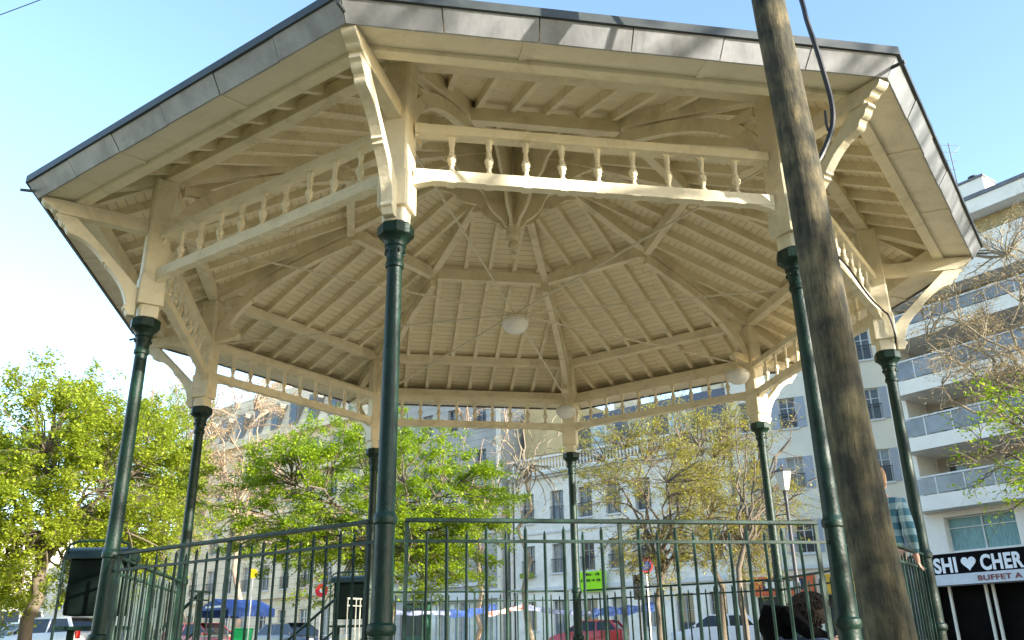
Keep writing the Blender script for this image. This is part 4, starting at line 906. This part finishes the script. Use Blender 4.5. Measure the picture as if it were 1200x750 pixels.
ribbon([(572, 720), (588, 717), (600, 714), (616, 711)], 33.2, .16, 'red and white ribbon joining the blue banner and the slender bare tree', M['red_cloth'])
ribbon([(616, 711), (632, 714), (655, 717), (692, 719)], 33.8, .18, 'pale blue cloth banner from the slender bare tree to the blue one', M['pale_cloth'])
ribbon([(462, 717), (478, 719), (500, 718), (528, 719)], 33.6, .14, 'pale blue cloth banner in front of the green kiosk', M['pale_cloth'])
p = at(278, 707, 37); g_ = gz(p.x, p.y); t = thing('market_stall', 'market stall under a blue tarpaulin with white stripes beyond the left railing', 'stall', (p.x, p.y, g_), sa); h = p.z - g_
b = MB(); b.prism([(-1.1, h - .55), (-1.1, h - .25), (0, h + .15), (1.1, h - .25), (1.1, h - .55), (1.06, h - .55), (1.06, h - .28), (0, h + .11), (-1.06, h - .28), (-1.06, h - .55)], lambda x, z, y: Vector((x, y, z)), -1.1, 1.1); tp_ = b.build('tarpaulin', M['blue_cloth'], t)
b = MB()
b.box((0, -1.115, h - .17), (1.1, .01, .08))
b.build('stripe', M['sign_white'], tp_)
b = MB(); b.prism([(-1.05, h - .3), (1.05, h - .3), (0, h + .1)], lambda x, z, y: Vector((x, y, z)), -1.108, -1.095); b.build('gable', M['blue_cloth'], tp_)
for sx in (-1, 1):
    for sy in (-1, 1): b = MB(); b.tube([(sx * 1.03, sy * 1.0, 0), (sx * 1.03, sy * 1.0, h - .3)], .03, 6); b.build('pole', M['rim'], t)
b = MB(); b.box((0, -.6, .85), (2.0, .9, .08)); b.build('counter', M['deck'], t)

# ------------------------------------------------------------------ people
M['skin'] = mat('skin', (.55, .34, .25), .55, .08, 8); M['hair_ginger'] = mat('ginger_hair', (.24, .13, .055), .7, .5, 40, bump=.9, bscale=90, stretch=(1, 1, .25)); M['hair_dark'] = mat('dark_curly_hair', (.018, .012, .008), .6, .5, 22, col2=(.06, .042, .028), bump=.9, bscale=45)
M['coat'] = mat('black_coat', (.003, .003, .0035), .9, .3, 8, bump=.3, bscale=30, spec=.08); M['jeans'] = mat('blue_jeans', (.06, .09, .16), .8, .2, 12)
def mat_plaid():
    m, n, b = new_mat('blue_plaid_shirt'); L = n.links; tc = N(n, 'ShaderNodeTexCoord'); s_ = N(n, 'ShaderNodeSeparateXYZ'); L.new(tc.outputs['Object'], s_.inputs[0])
    outs = []
    for ax, sc in (('X', 55), ('Z', 50)):
        mu = N(n, 'ShaderNodeMath', operation='MULTIPLY'); mu.inputs[1].default_value = sc; L.new(s_.outputs[ax], mu.inputs[0]); si = N(n, 'ShaderNodeMath', operation='SINE'); L.new(mu.outputs[0], si.inputs[0]); g_ = N(n, 'ShaderNodeMath', operation='GREATER_THAN'); g_.inputs[1].default_value = .1; L.new(si.outputs[0], g_.inputs[0]); outs.append(g_)
    ad = N(n, 'ShaderNodeMath', operation='ADD'); L.new(outs[0].outputs[0], ad.inputs[0]); L.new(outs[1].outputs[0], ad.inputs[1]); dv = N(n, 'ShaderNodeMath', operation='DIVIDE'); dv.inputs[1].default_value = 2; L.new(ad.outputs[0], dv.inputs[0])
    cr = N(n, 'ShaderNodeValToRGB'); cr.color_ramp.elements[0].color = (.05, .16, .22, 1); cr.color_ramp.elements[1].color = (.42, .55, .58, 1); L.new(dv.outputs[0], cr.inputs[0]); L.new(cr.outputs[0], b.inputs['Base Color']); b.inputs['Roughness'].default_value = .85; return m
M['plaid'] = mat_plaid()
def skinned(name, matl, parent, verts, edges, radii, root=0, sub=2, join=None):
    me = bpy.data.meshes.new(name); me.from_pydata(verts, edges, []); o = bpy.data.objects.new('tmp', me); COL.objects.link(o)
    md = o.modifiers.new('Skin', 'SKIN'); md.use_smooth_shade = True
    for i, r_ in enumerate(radii):
        me.skin_vertices[0].data[i].radius = r_ if isinstance(r_, tuple) else (r_, r_); me.skin_vertices[0].data[i].use_root = (i == root)
    sb = o.modifiers.new('Sub', 'SUBSURF'); sb.levels = sub; sb.render_levels = sub
    bpy.context.view_layer.update(); me2 = bpy.data.meshes.new_from_object(o.evaluated_get(bpy.context.evaluated_depsgraph_get())); bpy.data.objects.remove(o)
    if join is not None:
        bm = bmesh.new(); bm.from_mesh(me2)
        tmp = bpy.data.meshes.new('t'); tmp.from_pydata([tuple(q) for q in join.v], [], join.f); bm.from_mesh(tmp); bmesh.ops.recalc_face_normals(bm, faces=bm.faces); bm.to_mesh(me2); bm.free()
    me2.name = name; me2.materials.clear(); me2.materials.append(matl); me2.polygons.foreach_set('use_smooth', [True] * len(me2.polygons))
    o = bpy.data.objects.new(name, me2); COL.objects.link(o); o.parent = parent; return o
def head(c, s=1.0, yaw=0.0):
    b = MB(); mb = MB()
    mb.lathe((0, 0, 0), [(.012, -.118), (.040, -.112), (.058, -.085), (.068, -.045), (.074, 0), (.076, .045), (.066, .085), (.042, .112), (.012, .122)], 16, 0, 1.0, 1.22)
    mb.prism([(-.004, .01), (.004, .01), (.014, -.035), (-.014, -.035)], lambda x, z, y: Vector((x, y, z)), -.112, -.080)            # nose
    for sg in (-1, 1):
        mb.lathe((sg * .076, .012, -.005), [(.004, -.03), (.014, -.018), (.017, .012), (.006, .03)], 8, 0, .5, 1)                     # ears
        mb.lathe((sg * .031, -.081, .018), [(.003, -.011), (.012, 0), (.003, .011)], 8, 0, 1, .5)                                      # eyes
    mb.prism([(-.026, -.060), (.026, -.060), (.02, -.070), (-.02, -.070)], lambda x, z, y: Vector((x, y, z)), -.086, -.07)           # mouth
    ca, sa_ = math.cos(yaw), math.sin(yaw)
    b.add([(c[0] + s * (v[0] * ca - v[1] * sa_), c[1] + s * (v[0] * sa_ + v[1] * ca), c[2] + s * v[2]) for v in mb.v], mb.f); return b
def hand(verts, edges, radii, wi, d, side):
    """palm, four fingers and a thumb grown from wrist vertex wi along d"""
    d = Vector(d).normalized(); s_ = Vector(side).normalized(); w_ = Vector(verts[wi]); pi_ = len(verts); verts.append(tuple(w_ + d * .055)); edges.append((wi, pi_)); radii.append((.036, .016))
    for i, l in enumerate((.062, .074, .070, .054)):
        o_ = s_ * (.026 - .0175 * i); a = len(verts); nrm = d.cross(s_)
        verts.append(tuple(w_ + d * .10 + o_)); verts.append(tuple(w_ + d * (.10 + l * .55) + o_ + nrm * .006)); verts.append(tuple(w_ + d * (.10 + l) + o_ * .95 + nrm * .022)); radii += [.0095, .0085, .007]; edges += [(pi_, a), (a, a + 1), (a + 1, a + 2)]
    a = len(verts); verts.append(tuple(w_ + d * .045 + s_ * .042)); verts.append(tuple(w_ + d * .085 + s_ * .058)); radii += [.011, .009]; edges += [(pi_, a), (a, a + 1)]
# standing, back turned, plaid shirt, leaning an arm on the right rail
DZ = -.19 + E
px_, py_ = 3.625, -1.22
t = thing('person', 'person with ginger hair in a blue plaid shirt standing behind the wooden pole', 'person', (px_, py_, DZ), R(135))
V = [(0, 0, .95), (0, .01, 1.12), (0, .015, 1.30), (0, .02, 1.46), (0, .01, 1.56), (0, 0, 1.64), (.19, .02, 1.44), (.235, .02, 1.17), (.22, -.12, .97), (-.19, .02, 1.44), (-.235, .02, 1.17), (-.20, -.10, .97), (.10, 0, .90), (.11, -.02, .50), (.12, .02, .09), (.12, -.15, .04), (-.10, 0, .90), (-.11, -.02, .50), (-.12, .02, .09), (-.12, -.15, .04)]
Ed = [(0, 1), (1, 2), (2, 3), (3, 4), (4, 5), (3, 6), (6, 7), (7, 8), (3, 9), (9, 10), (10, 11), (0, 12), (12, 13), (13, 14), (14, 15), (0, 16), (16, 17), (17, 18), (18, 19)]
Ra = [(.15, .10), (.135, .095), (.15, .10), (.13, .085), .055, .05, .058, .043, .030, .058, .043, .030, .085, .058, .042, .038, .085, .058, .042, .038]
V2, E2, R2 = list(V), list(Ed), list(Ra); hand(V2, E2, R2, 8, (.05, -.4, -.9), (-.2, -.9, .3)); hand(V2, E2, R2, 11, (-.05, -.35, -.9), (.2, -.9, .3))
skinned('body', M['skin'], t, V2, E2, R2, join=head((0, -.015, 1.70)))
skinned('shirt', M['plaid'], t, [V[i] for i in (0, 1, 2, 3, 6, 7, 8, 9, 10, 11)] + [(0, .012, 1.50)], [(0, 1), (1, 2), (2, 3), (3, 4), (4, 5), (5, 6), (3, 7), (7, 8), (8, 9), (3, 10)], [(.18, .125), (.165, .12), (.175, .12), (.15, .105), .078, .060, .048, .078, .060, .048, .075])
skinned('trousers', M['jeans'], t, [V[0], (0, 0, 1.0)] + [V[i] for i in (12, 13, 14, 16, 17, 18)], [(0, 1), (0, 2), (2, 3), (3, 4), (0, 5), (5, 6), (6, 7)], [(.165, .115), (.16, .11), .10, .072, .06, .10, .072, .06])
b = MB(); b.lathe((0, .030, 1.735), [(.050, -.135), (.078, -.10), (.088, -.05), (.092, -.01), (.088, .04), (.07, .082), (.03, .105), (.005, .108)], 16, 0, 1, 1.2); hr = b.build('hair', M['hair_ginger'], t, smooth=True)
b = MB()
for sg in (-1, 1): b.lathe((sg * .12, -.05, .0), [(.05, 0), (.055, .03), (.045, .08), (.035, .10)], 12, 0, .9, 2.0)
b.build('shoes', M['coat'], t, smooth=True)
# sitting on the deck bent forward, dark curly hair
t = thing('person', 'person in black with dark curly hair sitting bent forward behind the railing', 'person', (2.68, -.95, DZ - .0), R(72))
V = [(0, .10, .13), (0, .17, .32), (0, .13, .42), (0, .02, .48), (0, -.09, .49), (0, -.15, .49), (.19, .02, .43), (.27, -.12, .30), (.14, -.33, .20), (-.19, .02, .43), (-.27, -.12, .28), (-.14, -.33, .20),
     (.11, .02, .12), (.34, -.28, .16), (.02, -.40, .07), (-.08, -.46, .05), (-.11, .02, .12), (-.34, -.28, .16), (-.02, -.34, .06), (.10, -.38, .05)]
Ed = [(0, 1), (1, 2), (2, 3), (3, 4), (4, 5), (3, 6), (6, 7), (7, 8), (3, 9), (9, 10), (10, 11), (0, 12), (12, 13), (13, 14), (14, 15), (0, 16), (16, 17), (17, 18), (18, 19)]
Ra = [(.15, .11), (.145, .10), (.15, .10), (.13, .09), .055, .05, .058, .043, .030, .058, .043, .030, .085, .058, .042, .038, .085, .058, .042, .038]
V2, E2, R2 = list(V), list(Ed), list(Ra); hand(V2, E2, R2, 8, (-.4, -.8, -.2), (-.1, .1, .9)); hand(V2, E2, R2, 11, (.4, -.8, -.2), (.1, .1, .9))
skinned('body', M['skin'], t, V2, E2, R2, join=head((0, -.20, .49)))
skinned('coat', M['coat'], t, [V[i] for i in (0, 1, 2, 3, 6, 7, 8, 9, 10, 11)], [(0, 1), (1, 2), (2, 3), (3, 4), (4, 5), (5, 6), (3, 7), (7, 8), (8, 9)], [(.23, .18), (.23, .18), (.215, .17), (.18, .14), .10, .075, .055, .10, .075, .055])
skinned('trousers', M['jeans'], t, [V[0]] + [V[i] for i in (12, 13, 14, 16, 17, 18)], [(0, 1), (1, 2), (2, 3), (0, 4), (4, 5), (5, 6)], [(.165, .12), .10, .072, .055, .10, .072, .055])
b = MB(); rg = random.Random(5)
b.lathe((0, -.17, .50), [(.03, -.17), (.12, -.14), (.15, -.06), (.155, .02), (.13, .09), (.08, .125), (.01, .14)], 16, 0, 1, 1.15)
for i in range(420):
    v = Vector((rg.gauss(0, 1), rg.gauss(0, 1), rg.gauss(0, 1))).normalized()
    if v.y < -.55 and v.z < .2: continue
    c = Vector((0, -.165, .50)) + Vector((v.x * .16, v.y * .18, v.z * .145)); a0 = rg.uniform(0, 6.3); x_ = v.orthogonal().normalized(); y_ = v.cross(x_)
    b.tube([c + v * (.008 * j) + (x_ * math.cos(a0 + j * 1.3) + y_ * math.sin(a0 + j * 1.3)) * .016 - Vector((0, 0, .006 * j)) for j in range(6)], .006, 4)
b.build('hair', M['hair_dark'], t, smooth=True)
# ------------------------------------------------------------------ sun and sky
SUN_AZ, SUN_EL = R(-31), R(15)
sv = Vector((math.cos(SUN_AZ) * math.cos(SUN_EL), math.sin(SUN_AZ) * math.cos(SUN_EL), math.sin(SUN_EL)))
ld = bpy.data.lights.new('sun', 'SUN'); ld.energy = 4.1; ld.angle = R(.5); ld.color = (1.0, .92, .79)
lo = bpy.data.objects.new('sun', ld); COL.objects.link(lo); lo.rotation_euler = sv.to_track_quat('Z', 'Y').to_euler()
w = bpy.data.worlds.new('World'); S.world = w; w.use_nodes = True; n = w.node_tree
sk = n.nodes.new('ShaderNodeTexSky'); sk.sky_type = 'NISHITA'; sk.sun_disc = False; sk.sun_elevation = SUN_EL; sk.sun_rotation = math.atan2(sv.x, sv.y)
sk.air_density = 1.0; sk.dust_density = .4; sk.ozone_density = 1.2
hs = n.nodes.new('ShaderNodeHueSaturation'); hs.inputs['Saturation'].default_value = 1.06; hs.inputs['Value'].default_value = 1.2; n.links.new(sk.outputs[0], hs.inputs['Color'])
bg = n.nodes['Background']; n.links.new(hs.outputs[0], bg.inputs[0]); bg.inputs[1].default_value = .15
S.view_settings.view_transform = 'Standard'; S.view_settings.look = 'None'; S.view_settings.gamma = 1; S.view_settings.exposure = 1.72
S.cycles.max_bounces = 8; S.cycles.diffuse_bounces = 5; S.cycles.use_denoising = True
